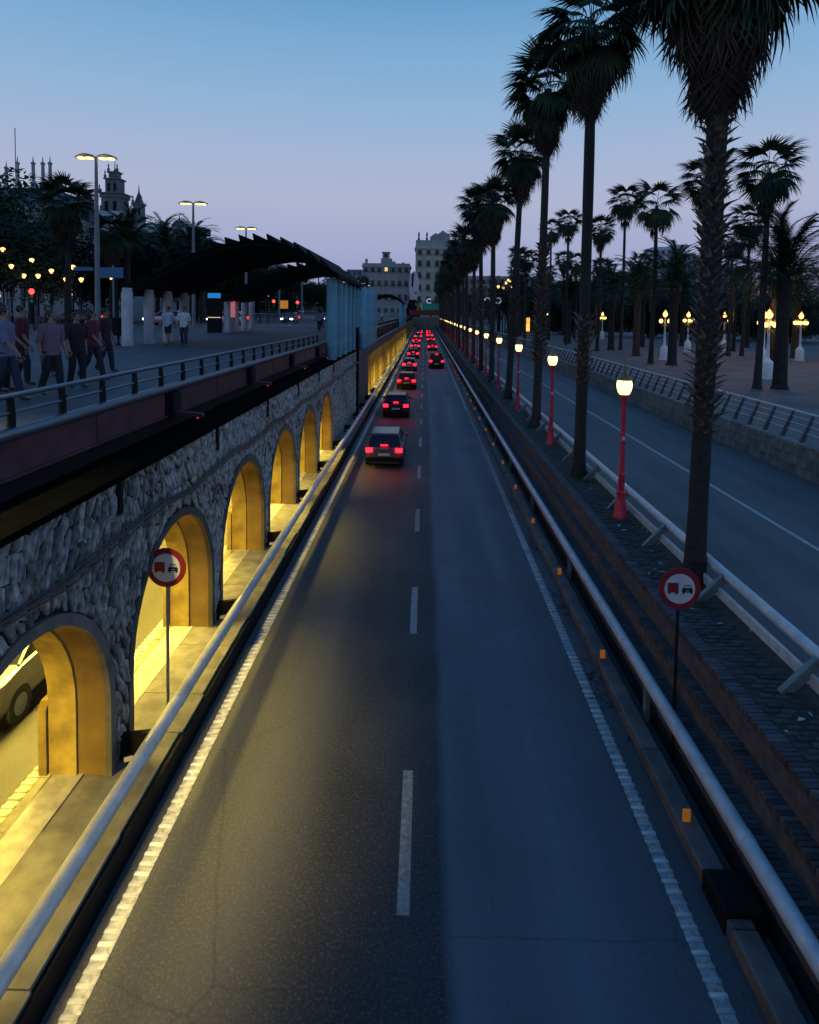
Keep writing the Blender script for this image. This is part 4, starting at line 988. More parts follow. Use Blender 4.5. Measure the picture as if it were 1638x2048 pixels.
LT2 = [(-13.5, 128, 9.2), (-12.2, 135, 9.8), (-16.0, 140, 10.5), (-14.0, 150, 12.5), (-20.8, 78, 8.6), (-20.1, 79, 9.2), (-19.4, 80, 8.8)]
for k, (x, y, z) in enumerate(LT2):
    t = thing('street_lantern', 'small glowing lantern seen under the canopy arch, %s from the left' % ORD[[4, 5, 6, 1, 2, 0, 3][k]], 'street lantern', (x, y, 5.4), group='lanterns behind the canopy')
    ob('post', lpm, t, (0, 0, 0), (0, 0, 0), (1, 1, z-5.4)); ob('lantern', lgm, t, (0, 0, z-5.4))
# cluster of yellow globes over the dark tree
for k, (dx, dz) in enumerate(((-1.7, 0), (-.4, -.2), (.3, 1.0), (.9, 1.6), (1.5, 1.3), (1.9, .3))):
    t = thing('globe_lamp', 'yellow globe lamp in the cluster over the dark tree, %s from its left' % ORD[k], 'street lamp', (18.2+dx, 150+dx, 2.65), group='cluster of yellow globe lamps')
    ob('post', lpm, t, (0, 0, 0), (0, 0, 0), (1, 1, 10.2+dz)); ob('globe', lgm, t, (0, 0, 10.2+dz), (0, 0, 0), (1.25,)*3)
# ================================================================== BUILDINGS
winf = {}
def window_parts(par, x, z, w, h, y, lit=False, arched=False, m_fr=None):
    key = (round(w, 2), round(h, 2), lit)
    if key not in winf:
        f = MB()
        f.box(-w/2-.18, -w/2, -.16, .1, 0, h); f.box(w/2, w/2+.18, -.16, .1, 0, h); f.box(-w/2-.28, w/2+.28, -.26, .1, h, h+.22); f.box(-w/2-.25, w/2+.25, -.34, .1, -.2, 0)
        f.box(-.05, .05, -.05, .05, 0, h)
        p = MB(); p.box(-w/2, w/2, .02, .06, 0, h)
        winf[key] = (f.mesh('window', m_trim), p.mesh('pane', m_litwin if lit else m_glass))
    o = ob('window', winf[key][0], par, (x, y, z)); ob('pane', winf[key][1], o); return o
m_litwin = glow('lit window', (1.0, .62, .25), 1.2)
def building(name, label, x0, x1, y, d, z0, z1, m, cols, rows, w=1.3, h=2.1, balc=True, lit=(), cornice=True, base=None):
    t = thing(name, label, 'building', ((x0+x1)/2, y, z0)); W = (x1-x0)/2; H = z1-z0
    b = MB(); b.box(-W, W, 0.08, d, 0, H); b.build('walls', m, t)
    if cornice:
        c = MB(); c.box(-W-.5, W+.5, -.5, d+.3, H-.55, H-.1); c.box(-W-.25, W+.25, -.25, d+.2, H-.95, H-.55); c.build('cornice', m_trim, t)
        c = MB(); c.box(-W-.1, W+.1, -.12, .3, H-.1, H+.95); c.build('parapet', m, t)
    for j in range(rows):
        z = 1.5+(H-4.2)*j/max(rows-1, 1)
        for i in range(cols):
            x = -W+2*W*(i+.5)/cols
            window_parts(t, x, z, w, h, 0.0, (i, j) in lit)
            if balc and j > 0:
                if 'balc' not in winf:
                    q = MB(); q.box(-1.0, 1.0, -.95, 0, -.2, -.08); 
                    for s_ in range(11): q.box(-1.0+s_*.2-.015, -1.0+s_*.2+.015, -.95, -.92, -.08, .85)
                    q.box(-1.02, 1.02, -.96, -.91, .85, .9); winf['balc'] = q.mesh('balcony', m_black)
                ob('balcony', winf['balc'], t, (x, 0, z))
        if j: s_ = MB(); s_.box(-W-.08, W+.08, -.1, .2, z-.75, z-.5); s_.build('string_course', m_trim, t)
    return t
bC = building('stone_building', 'long pale stone building with a small roof turret at the end of the road', -29.0, -7.3, 300, 16, 5.4, 28.6, m_wallA, 7, 4, lit=((3, 3),))
t_ = MB(); t_.box(-2.6, 2.4, 2, 7, 23.2, 26.6); t_.box(-1.9, 1.2, 2.6, 6, 26.6, 29.2); t_.box(-2.3, 1.6, 2.2, 6.4, 29.2, 29.6); t_.box(2.4, 4.0, 2, 7, 23.2, 25.2); t_.box(-9.8, -8.8, 1, 3, 23.2, 26.2); t_.box(7.2, 8.2, 1, 3, 23.2, 24.8)
tt = t_.build('roof_turret', m_wallA, bC); w_ = MB(); w_.box(-1.1, .3, 2.5, 2.62, 27.1, 28.7); w_.build('round_window', m_glass, tt)
bD = building('ochre_building', 'tall ochre building with shuttered windows and a gabled rooftop attic at the road end', -4.6, 14.5, 292, 18, 5.4, 36.2, m_wallB, 5, 6, w=1.4, h=2.2)
a_ = MB(); a_.box(-9.5, 9.5, 1, 16, 30.8, 34.2); a_.build('attic_storey', mat('pale attic wall', (.34, .38, .36), .8, var=.2, vs=.5), bD)
a_ = MB(); a_.prism([(-1.5, 34.2), (5.8, 34.2), (5.8, 36.6), (2.6, 38.8), (-1.5, 35.8)], 'y', 3, 12); a_.prism([(-3.2, 34.2), (1.5, 34.2), (1.5, 36.4), (-.6, 37.6), (-3.2, 35.8)], 'y', 2.4, 3); a_.build('gabled_roof', m_trim, bD)
for x in (-8.2, -4.6):
    f_ = MB(); f_.lathe([(.5, 34.2), (.45, 35.2), (.25, 35.4), (.38, 36.3), (.42, 37.0), (.2, 37.3), (.24, 37.7), (.05, 38.0)], 8, (x, 1.5)); f_.build('roof_statue', m_black, bD)
building('blue_block', 'flat blue building seen between the canopy tip and the pale stone building', -40, -29.6, 330, 20, 5.4, 28.5, m_bluegl, 4, 4, balc=False, cornice=False)
building('dark_block', 'low dark building behind the trees beyond the middle blue green columns', -60, -41, 320, 20, 5.4, 19, m_wallC, 8, 3, balc=False)
building('long_pale_building', 'long low pale building behind the plaza palms', 12, 52, 310, 20, 2.65, 24, m_wallA, 14, 5, balc=False)
building('long_grey_building', 'long grey waterfront building behind the slim plaza palms', 54, 86, 270, 20, 2.65, 20, m_wallC, 10, 4, balc=False)
# pinnacled corner building at the left edge
bP = building('pinnacled_building', 'corner building with steep roof and rows of stone pinnacles at the left picture edge', -86, -63.5, 110, 16, 5.4, 23.2, m_wallA, 7, 5, lit=((5, 1),))
p_ = MB(); n = len(p_.v); p_.v += [(-11.6, -.4, 17.8), (11.6, -.4, 17.8), (11.6, 16, 17.8), (-11.6, 16, 17.8), (-8, 4, 22.6), (8.6, 4, 22.6), (8.6, 12, 22.6), (-8, 12, 22.6)]
for f in ((0, 1, 5, 4), (1, 2, 6, 5), (2, 3, 7, 6), (3, 0, 4, 7), (4, 5, 6, 7)): p_.face([n+i for i in f])
p_.build('steep_roof', m_roofm, bP)
pin = MB(); pin.lathe([(.45, 0), (.45, 1.0), (.62, 1.2), (.3, 1.5), (.28, 4.4), (.45, 4.7), (.12, 5.0), (.04, 5.9)], 8); pinm = pin.mesh('pinnacle', m_trim)
for x, y in ((-8, 4), (-4.6, 4), (2.8, 4), (5.6, 4), (7.2, 4.2), (8.6, 4), (-1.8, 8), (-.4, 9)): ob('pinnacle', pinm, bP, (x, y, 22.2))
fp = MB(); fp.tube([(1.2, 6, 22.6), (1.2, 6, 33.5)], .08, 5); fp.build('flagpole', m_grey, bP)
m_wallT = mat('tower stone', (.16, .15, .15), .85, var=.3, vs=.6)
# ornate tower group
bT = building('tower_building', 'ornate building with a tall tiered central tower and two turrets', -82, -54, 146, 20, 5.4, 24.5, m_wallA, 9, 5)
def tier_tower(par, x, tiers, name, m=m_wallT):
    b = MB()
    for (w, z0, z1) in tiers:
        b.box(x-w/2, x+w/2, 2-w/2+3, 5+w/2-0, z0, z1); b.box(x-w/2-.3, x+w/2+.3, 2-w/2+2.7, 5+w/2+.3, z1-.3, z1)
        for s_ in (-1, 1):
            b.lathe([(.3, z1), (.35, z1+.5), (.12, z1+.9), (.2, z1+1.3), (.03, z1+1.8)], 6, (x+s_*w/2, 5-w/2)); 
    o = b.build(name, m, par)
    g = MB()
    for (w, z0, z1) in tiers:
        if z1-z0 > 2.5:
            for k in (-1, 1): g.box(x+k*w*.22-w*.09, x+k*w*.22+w*.09, 2-w/2+2.9, 2-w/2+3.1, z0+.6, z1-1.2)
    g.build('louvre', m_black, o); return o
tw = tier_tower(bT, -4.4, [(4.6, 15, 23.6), (4.4, 23.4, 27.4), (4.9, 27.2, 28.2), (3.1, 28, 31.6), (2.0, 31.4, 33.2)], 'central_tower')
s_ = MB(); s_.tube([(-4.4, 5, 33.1), (-4.4, 5, 34.0), (-4.4, 5, 36.4)], [.5, .12, .04], 6); s_.build('spire', m_wallC, tw)
t1 = tier_tower(bT, -11.2, [(2.8, 15, 24.8), (2.5, 24.6, 27.0)], 'west_turret'); s_ = MB(); s_.tube([(-11.2, 5, 26.9), (-11.2, 5, 27.8), (-11.2, 5, 30.6)], [.7, .25, .04], 6); s_.build('spire', m_wallC, t1)
t2 = tier_tower(bT, 1.2, [(2.2, 15, 23.0), (2.0, 22.8, 26.0)], 'east_turret'); s_ = MB(); s_.tube([(1.2, 5, 25.9), (1.2, 5, 27.0), (1.2, 5, 28.6), (1.2, 5, 30.4)], [1.2, .8, .2, .04], 8); s_.build('spire', m_roofm, t2)
wb_ = MB(); wb_.box(-5.8, 0.2, -1.2, 5, 18.6, 23.4); wb_.box(.2, 7.2, -.6, 5, 18.6, 20.8); wo = wb_.build('white_roof_block', m_wallD, bT); q = MB(); q.box(-3.0, -1.9, -1.26, -1.1, 20.4, 22.4); q.build('doorway', m_black, wo)
dm_ = MB(); dm_.lathe([(1.9, 18.8), (1.9, 20.0), (1.7, 21.0), (1.0, 21.9), (.15, 22.3), (.05, 23.3)], 12, (11.4, 3)); dm_.box(12, 18, 0, 5, 18.6, 20.2); dm_.build('small_dome', m_roofm, bT)
# low facade with pilasters behind the lanterns
bL = thing('arcaded_facade', 'low pale facade with tall pilasters behind the street lanterns', 'building', (-62, 104, 5.4))
b_ = MB(); b_.box(-14, 14, 0, 6, 0, 8.2); b_.box(-14.3, 14.3, -.5, 6, 8.2, 8.8); b_.build('walls', m_wallA, bL)
for k in range(12):
    q = MB(); q.cbox(-.35, .35, -.5, 0, 0, 7.6, .05); q.build('pilaster', m_trim, bL, (-13+k*2.36, 0, 0))
    if k < 11: window_parts(bL, -13+k*2.36+1.18, 3.2, .9, 3.2, -.05, lit=k in (2, 7))
building('dark_block', 'dark tree shaded building behind the second double headed lamp', -52, -34, 152, 15, 5.4, 18, m_wallC, 8, 4, balc=False)
# city tower group on the right
bW = building('pale_city_block', 'pale city block with small windows left of the logo tower', 86.5, 93.2, 250, 12, 2.65, 33.3, m_wallD, 3, 7, w=.9, h=1.4, balc=False, cornice=False)
lg_ = thing('logo_tower', 'slim white tower slab bearing a black round logo', 'building', (95.2, 249, 2.65)); q = MB(); q.box(-1.9, 1.9, 0, 10, 0, 31.4); q.build('walls', m_wallD, lg_)
q = MB(); q.poly([(1.15*math.cos(a), -.02, 28.6+1.15*math.sin(a)) for a in [2*math.pi*i/24 for i in range(24)]]); lo_ = q.build('logo_disc', m_black, lg_); q = MB(); q.poly([(-1.25, -.03, 28.7), (1.25, -.03, 28.7), (1.25, -.03, 29.1), (-1.25, -.03, 29.1)]); q.build('logo_bar', m_wallD, lo_)
building('blue_glass_block', 'blue glass block right of the logo tower', 97.3, 102.2, 250, 12, 2.65, 31, m_bluegl, 3, 8, w=1, h=1.6, balc=False, cornice=False)
building('white_city_block', 'white block with dark strip windows right of the blue glass block', 102.4, 107.6, 248, 12, 2.65, 30.4, m_wallD, 2, 7, w=1.2, h=1.8, balc=False, cornice=False)
building('blue_city_block', 'lower blue city block behind the nearest palm trunk', 108, 124, 252, 12, 2.65, 24.5, m_bluegl, 6, 6, w=1.2, h=1.6, balc=False, cornice=False)
building('white_city_block', 'low white block left of the pale city block', 74, 86, 256, 10, 2.65, 24, m_wallA, 5, 5, w=1, h=1.5, balc=False, cornice=False)

# end of the sunken road: bend wall and red gantry
ew = thing('end_wall', 'tall ribbed concrete wall where the sunken road bends out of sight', 'wall')
b_ = MB(); b_.box(-13, 5.6, 268.05, 268.28, -.2, 5.4); b_.build('panel', m_conc, ew)
for k in range(14): q = MB(); q.box(-.12, .12, 267.8, 268.05, 0, 5.2); q.build('rib', m_conc, ew, (-6+k*.9, 0, 0))
gt = thing('red_gantry', 'dark red steel gantry beam and mast crossing above the end of the road', 'gantry', (5.7, 229.5, 0))
b_ = MB(); b_.box(-11.2, 21, 0, 1.4, 6.1, 8.0); b_.build('box_beam', m_redbeam := mat('dark red steel', (.2, .01, .015), .5, var=.3, vs=.4), gt)
b_ = MB(); b_.box(-.5, .5, -.2, .8, 0, 14.5); b_.box(-.3, .3, 1.5, 2.2, 0, 6.1); b_.build('mast', m_redbeam, gt)
b_ = MB(); b_.box(-3.6, 0, .1, .5, 11.0, 11.5); b_.box(.5, 5, .1, .5, 11.3, 11.7); b_.build('arm', m_redbeam, gt)
def ringlet(name, par, loc, R_, a0, a1, r_=.2):
    m_ = MB(); m_.tube([(R_*math.cos(R(a)), 0, R_*math.sin(R(a))) for a in range(a0, a1+1, 15)], r_, 8); return m_.build(name, m_ringw, par, loc, smooth=True)
m_ringw = mat('white ring enamel', (.85, .88, .9), .5, emit=(.8, .9, 1), es=.25)
ringlet('white_ring', gt, (-4.3, .2, 11.2), .78, 40, 325)
for nme, x, a0, a1, lab in (('white_hook_sign', 14.2, 10, 190, 'white hooked shape on a pole before the dark trees'), ('white_ring_sign', 16.6, -140, 140, 'white open ring on a pole before the dark trees')):
    t = thing(nme, lab, 'sign', (x, 149, 2.65)); ringlet('ring', t, (0, 0, 7.4), .62, a0, a1, .15); q = MB(); q.tube([(0.3, .2, 0), (.3, .2, 7.2)], .07, 6); q.build('pole', m_black, t)
gs = thing('green_sign', 'green overhead direction panel on the red gantry', 'road sign', (2.4, 229.2, 8.1)); b_ = MB(); b_.cbox(-3.2, 3.2, 0, .15, 0, 2.3, .03); b_.build('panel', mat('sign green', (.0, .3, .16), .5, var=.2, vs=.6), gs)
for z in (.7, 1.15, 1.6): q = MB(); q.box(-2.6, 2.3-z*.6, -.02, 0, z, z+.1); q.build('sign_stripe', mat('sign pale green', (.15, .45, .32), .5), gs)
sc_ = thing('abstract_sculpture', 'pale upright abstract sculpture with dark bands on a dark and yellow base', 'sculpture', (-4.3, 250, 5.4))
b_ = MB(); b_.prism([(-1.5, 6.4), (.9, 6.2), (1.7, 9.5), (1.9, 13.5), (1.2, 16.6), (-.2, 17.6), (-1.7, 16.2), (-2.0, 12)], 'y', -.5, .5); b_.build('pale_slab', mat('pale pink enamel', (.62, .48, .5), .5, var=.15, vs=.5), sc_)
b_ = MB(); b_.prism([(-1.0, 11.5), (-.4, 11.6), (-.1, 16.9), (-.9, 16.4)], 'y', -.56, -.5); b_.prism([(.2, 8.8), (1.2, 9.1), (1.3, 9.6), (.2, 9.4)], 'y', -.56, -.5); b_.build('dark_band', m_black, sc_)
b_ = MB(); b_.prism([(-2.6, 0), (2.4, 0), (2.2, 4.5), (.8, 6.6), (-1.8, 6.6), (-2.8, 3)], 'y', -.6, .6); b_.build('base', m_black, sc_)
for r_ in (1.6, 2.1): q = MB(); q.tube([(-.2+r_*math.cos(R(a)), -.66, 3.4+r_*math.sin(R(a))) for a in range(-40, 71, 10)], .1, 6); q.build('yellow_stripe', mat('yellow enamel', (.7, .5, .05), .5), sc_)
kk = thing('lit_kiosk', 'small kiosk with a glowing orange front behind the palms', 'kiosk', (24.6, 157, 2.65)); b_ = MB(); b_.box(-2.2, 2.2, 0, 3, 0, 4.2); b_.build('walls', m_wallC, kk); b_ = MB(); b_.box(-2.5, 2.5, -.4, 3.3, 4.2, 4.45); b_.build('roof', m_black, kk)
b_ = MB(); b_.box(-.6, .6, -.06, 0, .3, 3.6); b_.build('lit_panel', glow('kiosk light', (1, .45, .08), 1.6), kk)
hg = MB(); r5 = random.Random(8)
for k in range(5000):
    x, y, z = r5.uniform(30, 120), 175+r5.gauss(0, 1.2), 2.65+abs(r5.gauss(0, 1.1)); a = r5.uniform(0, 3)
    hg.poly([(x-.3*math.cos(a), y, z), (x, y-.1, z+.2), (x+.3*math.cos(a), y, z), (x, y+.1, z-.2)])
tag(hg.build('hedge', m_leaf), 'long low dark hedge closing the back of the plaza', 'hedge')

# ================================================================== PROMENADE FURNITURE
t = thing('litter_bin', 'black litter bin on splayed feet beside the first round column', 'litter bin', (-13.75, 28.4, 5.4))
b_ = MB(); b_.prism([(-.34, .42), (.34, .42), (.42, 1.15), (-.42, 1.15)], 'y', -.3, .3); b_.build('bucket', m_black, t)
b_ = MB(); b_.cbox(-.46, .46, -.34, .34, 1.16, 1.22, .02); b_.build('lid', m_black, t)
for x in (-.22, .22): b_ = MB(); b_.prism([(x-.04, .42), (x+.04, .42), (x+.02, .1), (x+.12, 0), (x-.12, 0), (x-.02, .1)], 'y', -.05, .05); b_.build('leg', m_black, t)
t = thing('info_totem', 'tall black information totem with a blue lit top', 'totem', (-15.0, 46.1, 5.4)); b_ = MB(); b_.cbox(-.5, .5, -.12, .12, 0, 2.85, .02); b_.build('body', m_black, t)
b_ = MB(); b_.box(-.46, .46, -.13, -.12, 2.45, 2.8); b_.build('blue_band', glow('blue sign light', (.02, .25, .6), .6), t); b_ = MB(); b_.box(-.46, .46, -.13, -.12, 1.05, 1.1); b_.build('lit_line', glow('warm line', (1, .6, .4), .8), t)
t = thing('poster_panel', 'pinkish lit poster panel next to the black totem', 'poster', (-14.35, 47.6, 5.4)); b_ = MB(); b_.box(-.35, .35, 0, .08, 1.1, 2.3); b_.build('poster', glow('poster', (.75, .2, .25), .45), t); b_ = MB(); b_.box(-.35, .35, .01, .09, 0, 1.08); b_.build('stand', m_column, t)
t = thing('mesh_fence', 'low metal bar fence across the promenade behind the canopy', 'fence')
fx0, fx1, fy = -15.5, -6.2, 57.0; b_ = MB(); b_.tube([(fx0, fy, 6.75), (fx1, fy, 6.75)], .03, 6); b_.tube([(fx0, fy, 5.55), (fx1, fy, 5.55)], .03, 6); b_.build('rails', m_grey, t)
fb = MB(); fb.box(-.015, .015, -.015, .015, 5.4, 6.75); fbm = fb.mesh('bar', m_grey)
for k in range(62): ob('bar', fbm, t, (fx0+k*.15, fy, 0))
for nme, x, y, z, on, lab in (('l', -27.5, 45, 8.0, 'red', 'red traffic light glowing at the left behind the crowd'), ('a', -21.0, 90, 8.2, 'red', 'small red traffic light seen under the canopy, left one'), ('b', -17.7, 90, 8.1, 'red', 'small red traffic light seen under the canopy, right one')):
    t = thing('traffic_light', lab, 'traffic light', (x, y, 5.4)); b_ = MB(); b_.tube([(0, .12, 0), (0, .12, z-5.4+.4)], .05, 8); b_.build('post', m_black, t)
    b_ = MB(); b_.cbox(-.17, .17, -.05, .12, z-5.4-.75, z-5.4+.3, .02); b_.build('housing', m_black, t)
    b_ = MB(); b_.lathe([(.02, 0), (.15, .01), (.16, .03)], 10); L_ = b_.build('red_lens', glow('red signal', (1, .03, .02), 6), t); L_.location = (0, -.06, z-5.4+.12); L_.rotation_euler = (R(90), 0, 0); L_.scale = (1.3,)*3
    for j, (c_, dz) in enumerate((((.25, .18, .02), -.22), ((.02, .2, .16), -.55))): b_ = MB(); b_.lathe([(.02, 0), (.12, .01), (.13, .03)], 10); q = b_.build('dark_lens', mat('dark lens', c_, .4), t); q.location = (0, -.06, z-5.4+dz); q.rotation_euler = (R(90), 0, 0)
t = thing('direction_sign', 'dark blue direction signs on a pole right of the first double headed lamp', 'road sign', (-26.6, 55, 5.4)); b_ = MB(); b_.tube([(0, 0, 0), (0, 0, 5.3)], .07, 8); b_.build('pole', m_grey, t)
for (x0, x1, z0, z1) in ((-1.5, .9, 4.2, 5.1), (-3.4, -1.7, 4.8, 5.1)): b_ = MB(); b_.cbox(x0, x1, -.1, -.05, z0, z1, .01); b_.build('panel', mat('sign blue', (.01, .12, .25), .5), t)
t = thing('orange_sign', 'small orange panel sign under the canopy arch', 'sign', (-17.4, 80, 5.4)); b_ = MB(); b_.tube([(0, 0, 0), (0, 0, 2.4)], .05, 6); b_.build('pole', m_black, t); b_ = MB(); b_.box(-.5, .5, -.08, -.03, 1.9, 2.9); b_.build('panel', glow('orange panel', (.8, .3, .03), .35), t)

# ================================================================== VEHICLES
m_plate = mat('number plate', (.6, .6, .55), .5)
carparts = {}
def car_parts(kind):
    if kind in carparts: return carparts[kind]
    if kind == 'van': L, Wd, belt, roof = 4.9, .95, 1.15, 1.95; prof = [(-2.45, .5), (-2.45, 1.1), (-2.42, 1.15), (-2.38, 1.9), (-2.2, 1.97), (0, 1.98), (1.0, 1.92), (1.75, 1.2), (2.35, 1.0), (2.45, .7), (2.45, .4)]
    else: L, Wd, belt, roof = 4.2, .87, .92, 1.45; prof = [(-2.08, .45), (-2.1, .85), (-2.02, .95), (-1.62, 1.38), (-1.3, 1.45), (.1, 1.46), (.55, 1.38), (1.2, .95), (1.9, .78), (2.1, .62), (2.1, .38)]
    # lower body: loft of stations along the length
    def zt(y, P_=prof):
        for a, b in zip(P_[1:-1], P_[2:]):
            if a[0] <= y <= b[0]: return a[1]+(b[1]-a[1])*(y-a[0])/max(b[0]-a[0], 1e-6)
        return P_[-1][1]
    b = MB(); st_ = [prof[1][0], prof[1][0]+.08]+[-1.7, -1.2, -.6, 0, .6, 1.2, 1.6, 1.95, prof[-1][0]]
    for i, y in enumerate(st_):
        tp = min(zt(y), belt); e = 1-.16*max(0, abs(y)/abs(prof[-1][0])-.75)/.25 - (.05 if i in (0, len(st_)-1) else 0)
        for (fx, z) in ((-.86, .22), (-1, .38), (-1.0, .62), (-.96, tp-.02), (-.9, tp), (0, tp+.015), (.9, tp), (.96, tp-.02), (1.0, .62), (1, .38), (.86, .22)): b.v.append((fx*Wd*e, y, z if z < tp else tp))
    K = 11
    for i in range(len(st_)-1):
        for k in range(K): b.face((i*K+k, i*K+(k+1) % K, (i+1)*K+(k+1) % K, (i+1)*K+k))
    b.face(list(range(K))); b.face([(len(st_)-1)*K+k for k in range(K)])
    # greenhouse glass + roof skin
    g = MB(); rf = MB(); hw, rw = Wd*.9, Wd*.72
    if kind == 'van': ys_ = [(-2.42, belt), (-2.34, roof-.06), (1.0, roof-.06), (1.8, belt+.02)]; roofy = (-2.36, 1.0)
    else: ys_ = [(-2.0, belt), (-1.5, roof-.05), (.25, roof-.05), (1.2, belt)]; roofy = (-1.52, .28)
    L_, R_ = [], []
    for (y, z) in ys_:
        w = hw if z < belt+.1 else rw; n = len(g.v); g.v += [(-w, y, z), (w, y, z)]
    g.face((0, 2, 4, 6)); g.face((1, 7, 5, 3)); g.face((0, 1, 3, 2)); g.face((4, 5, 7, 6)); g.face((2, 3, 5, 4))
    rf.cbox(-rw-.03, rw+.03, roofy[0], roofy[1], roof-.06, roof+.02, .05)
    for s_ in (-1, 1):
        for (ya, za), (yb, zb_) in ((ys_[0], ys_[1]), (ys_[3], ys_[2])): rf.tube([(s_*hw, ya, za), (s_*(rw+.01), yb, zb_)], .035, 5)
        rf.tube([(s_*hw*.99, -.45, belt), (s_*rw, -.45, roof-.05)], .03, 5)
    if kind == 'van':
        for s_ in (-1, 1): rf.prism([(-2.42, belt), (-.45, belt), (-.45, roof-.05), (-2.36, roof-.05)], 'x', s_*(rw+.02)-.01*s_, s_*(rw+.04))
    w = MB(); w.tube([(-.09, 0, 0), (.09, 0, 0)], .31, 18); rim = MB(); rim.tube([(-.095, 0, 0), (.095, 0, 0)], .18, 12)
    tl = MB(); tl.cbox(-.15, .15, -.03, .03, -.09, .09, .02); hl = MB(); hl.cbox(-.17, .17, -.04, .05, -.08, .08, .02)
    pl_ = MB(); pl_.box(-.26, .26, -.012, .012, -.06, .06); bp = MB(); bp.cbox(-Wd*.93, Wd*.93, -.08, .04, .3, .5, .03); mi = MB(); mi.cbox(-.1, .1, -.05, .06, -.06, .07, .02)
    tb_ = MB(); tb_.box(-.16, .16, -.01, .01, -.02, .02)
    carparts[kind] = dict(L=prof, Wd=Wd, belt=belt, roof=roof, body=b, roofskin=rf, glass=g.mesh('windows', m_glass), wheel=w.mesh('wheel', m_rubber, True), rim=rim.mesh('rim', m_grey), tail=tl.mesh('tail_lamp', m_tail), head=hl.mesh('head_lamp', m_head),
                          headoff=hl.mesh('head_lamp', m_grey), plate=pl_.mesh('number_plate', m_plate), bumper=bp.mesh('bumper', m_black), mirror=mi, third=tb_.mesh('brake_light', m_tail)); return carparts[kind]
paints = {}
def vehicle(kind, x, y, color, cname, label, face=1, lights=True, group=None):
    P_ = car_parts(kind); key = (kind, cname)
    if key not in paints:
        pm = mat(cname+' car paint', color, .28, metal=.3, spec=.6); paints[key] = (P_['body'].mesh('body', pm, True), P_['roofskin'].mesh('roof', pm, True), P_['mirror'].mesh('mirror', pm))
    t = thing('parked_car' if False else ('van' if kind == 'van' else 'car'), label, 'van' if kind == 'van' else 'car', (x, y, .002), 0 if face == 1 else math.pi, group)
    bo, ro, mi = paints[key]; rear = P_['L'][1][0]; fr = P_['L'][-1][0]; Wd = P_['Wd']
    ob('body', bo, t); ob('roof', ro, t); ob('windows', P_['glass'], t); ob('bumper', P_['bumper'], t, (0, rear, 0)); ob('bumper', P_['bumper'], t, (0, fr, -.02))
    for s_ in (-1, 1):
        for yy in (rear+.75, fr-.8): w = ob('wheel', P_['wheel'], t, (s_*(Wd-.09), yy, .31)); ob('rim', P_['rim'], w)
        ob('tail_lamp', P_['tail'], t, (s_*(Wd-.2), rear-.015, .82 if kind == 'car' else .98)); ob('head_lamp', P_['head'] if face == -1 else P_['headoff'], t, (s_*(Wd-.27), fr-.05, .6 if kind == 'car' else .75))
        ob('mirror', mi, t, (s_*(Wd+.08), .75 if kind == 'car' else 1.35, P_['belt']+.08))
    ob('number_plate', P_['plate'], t, (0, rear-.03, .62)); ob('brake_light', P_['third'], t, (0, rear+.1 if kind == 'car' else rear+.02, P_['belt']+.1 if kind == 'car' else P_['roof']-.12))
    return t
G1 = 'cars driving away on the sunken road'
for kind, x, y, col_, cn, lab in (('car', -1.75, 31, (.1, .1, .1), 'grey', 'dark grey hatchback with lit red tail lamps, nearest on the sunken road'), ('car', -1.85, 45, (.02, .02, .025), 'black', 'black hatchback with red tail lamps in the left lane beyond the nearest car'),
    ('car', -1.6, 61, (.25, .02, .02), 'red', 'red hatchback in the left lane with lit tail lamps'), ('car', -1.8, 80, (.3, .31, .33), 'silver', 'silver hatchback in the left lane, tail lamps lit'),
    ('van', 1.55, 84, (.012, .014, .02), 'black', 'dark van alone in the right lane'), ('car', -1.7, 101, (.03, .05, .1), 'navy', 'navy car in the left lane with red tail lamps, beside the yellow colonnade'),
    ('car', 1.5, 122, (.1, .1, .1), 'grey', 'grey car in the right lane ahead of the dark van'), ('car', -1.75, 124, (.3, .31, .33), 'silver', 'distant silver car in the left lane'), ('car', -1.8, 148, (.02, .02, .025), 'black', 'distant black car in the left lane'),
    ('car', 1.5, 156, (.25, .02, .02), 'red', 'distant red car in the right lane'), ('van', -1.7, 172, (.5, .5, .5), 'white', 'distant white van in the left lane'), ('car', 1.45, 184, (.5, .5, .5), 'white', 'distant white car in the right lane'),
    ('car', -1.75, 192, (.25, .02, .02), 'red', 'far red car near the road bend, left lane'), ('car', 1.5, 204, (.02, .02, .025), 'black', 'far black car near the road bend, right lane'), ('car', -1.7, 209, (.1, .1, .1), 'grey', 'far grey car near the road bend, left lane'),
    ('car', 1.5, 224, (.3, .31, .33), 'silver', 'farthest silver car at the road bend, right lane'), ('car', -1.75, 228, (.03, .05, .1), 'navy', 'farthest navy car at the road bend, left lane')):
    vehicle(kind, x, y, col_, cn, lab, group=G1)
vehicle('car', -7.6, 11.8, (.1, .1, .1), 'grey', 'dark grey car with headlights lit on the covered road, seen through the nearest arch', face=-1)

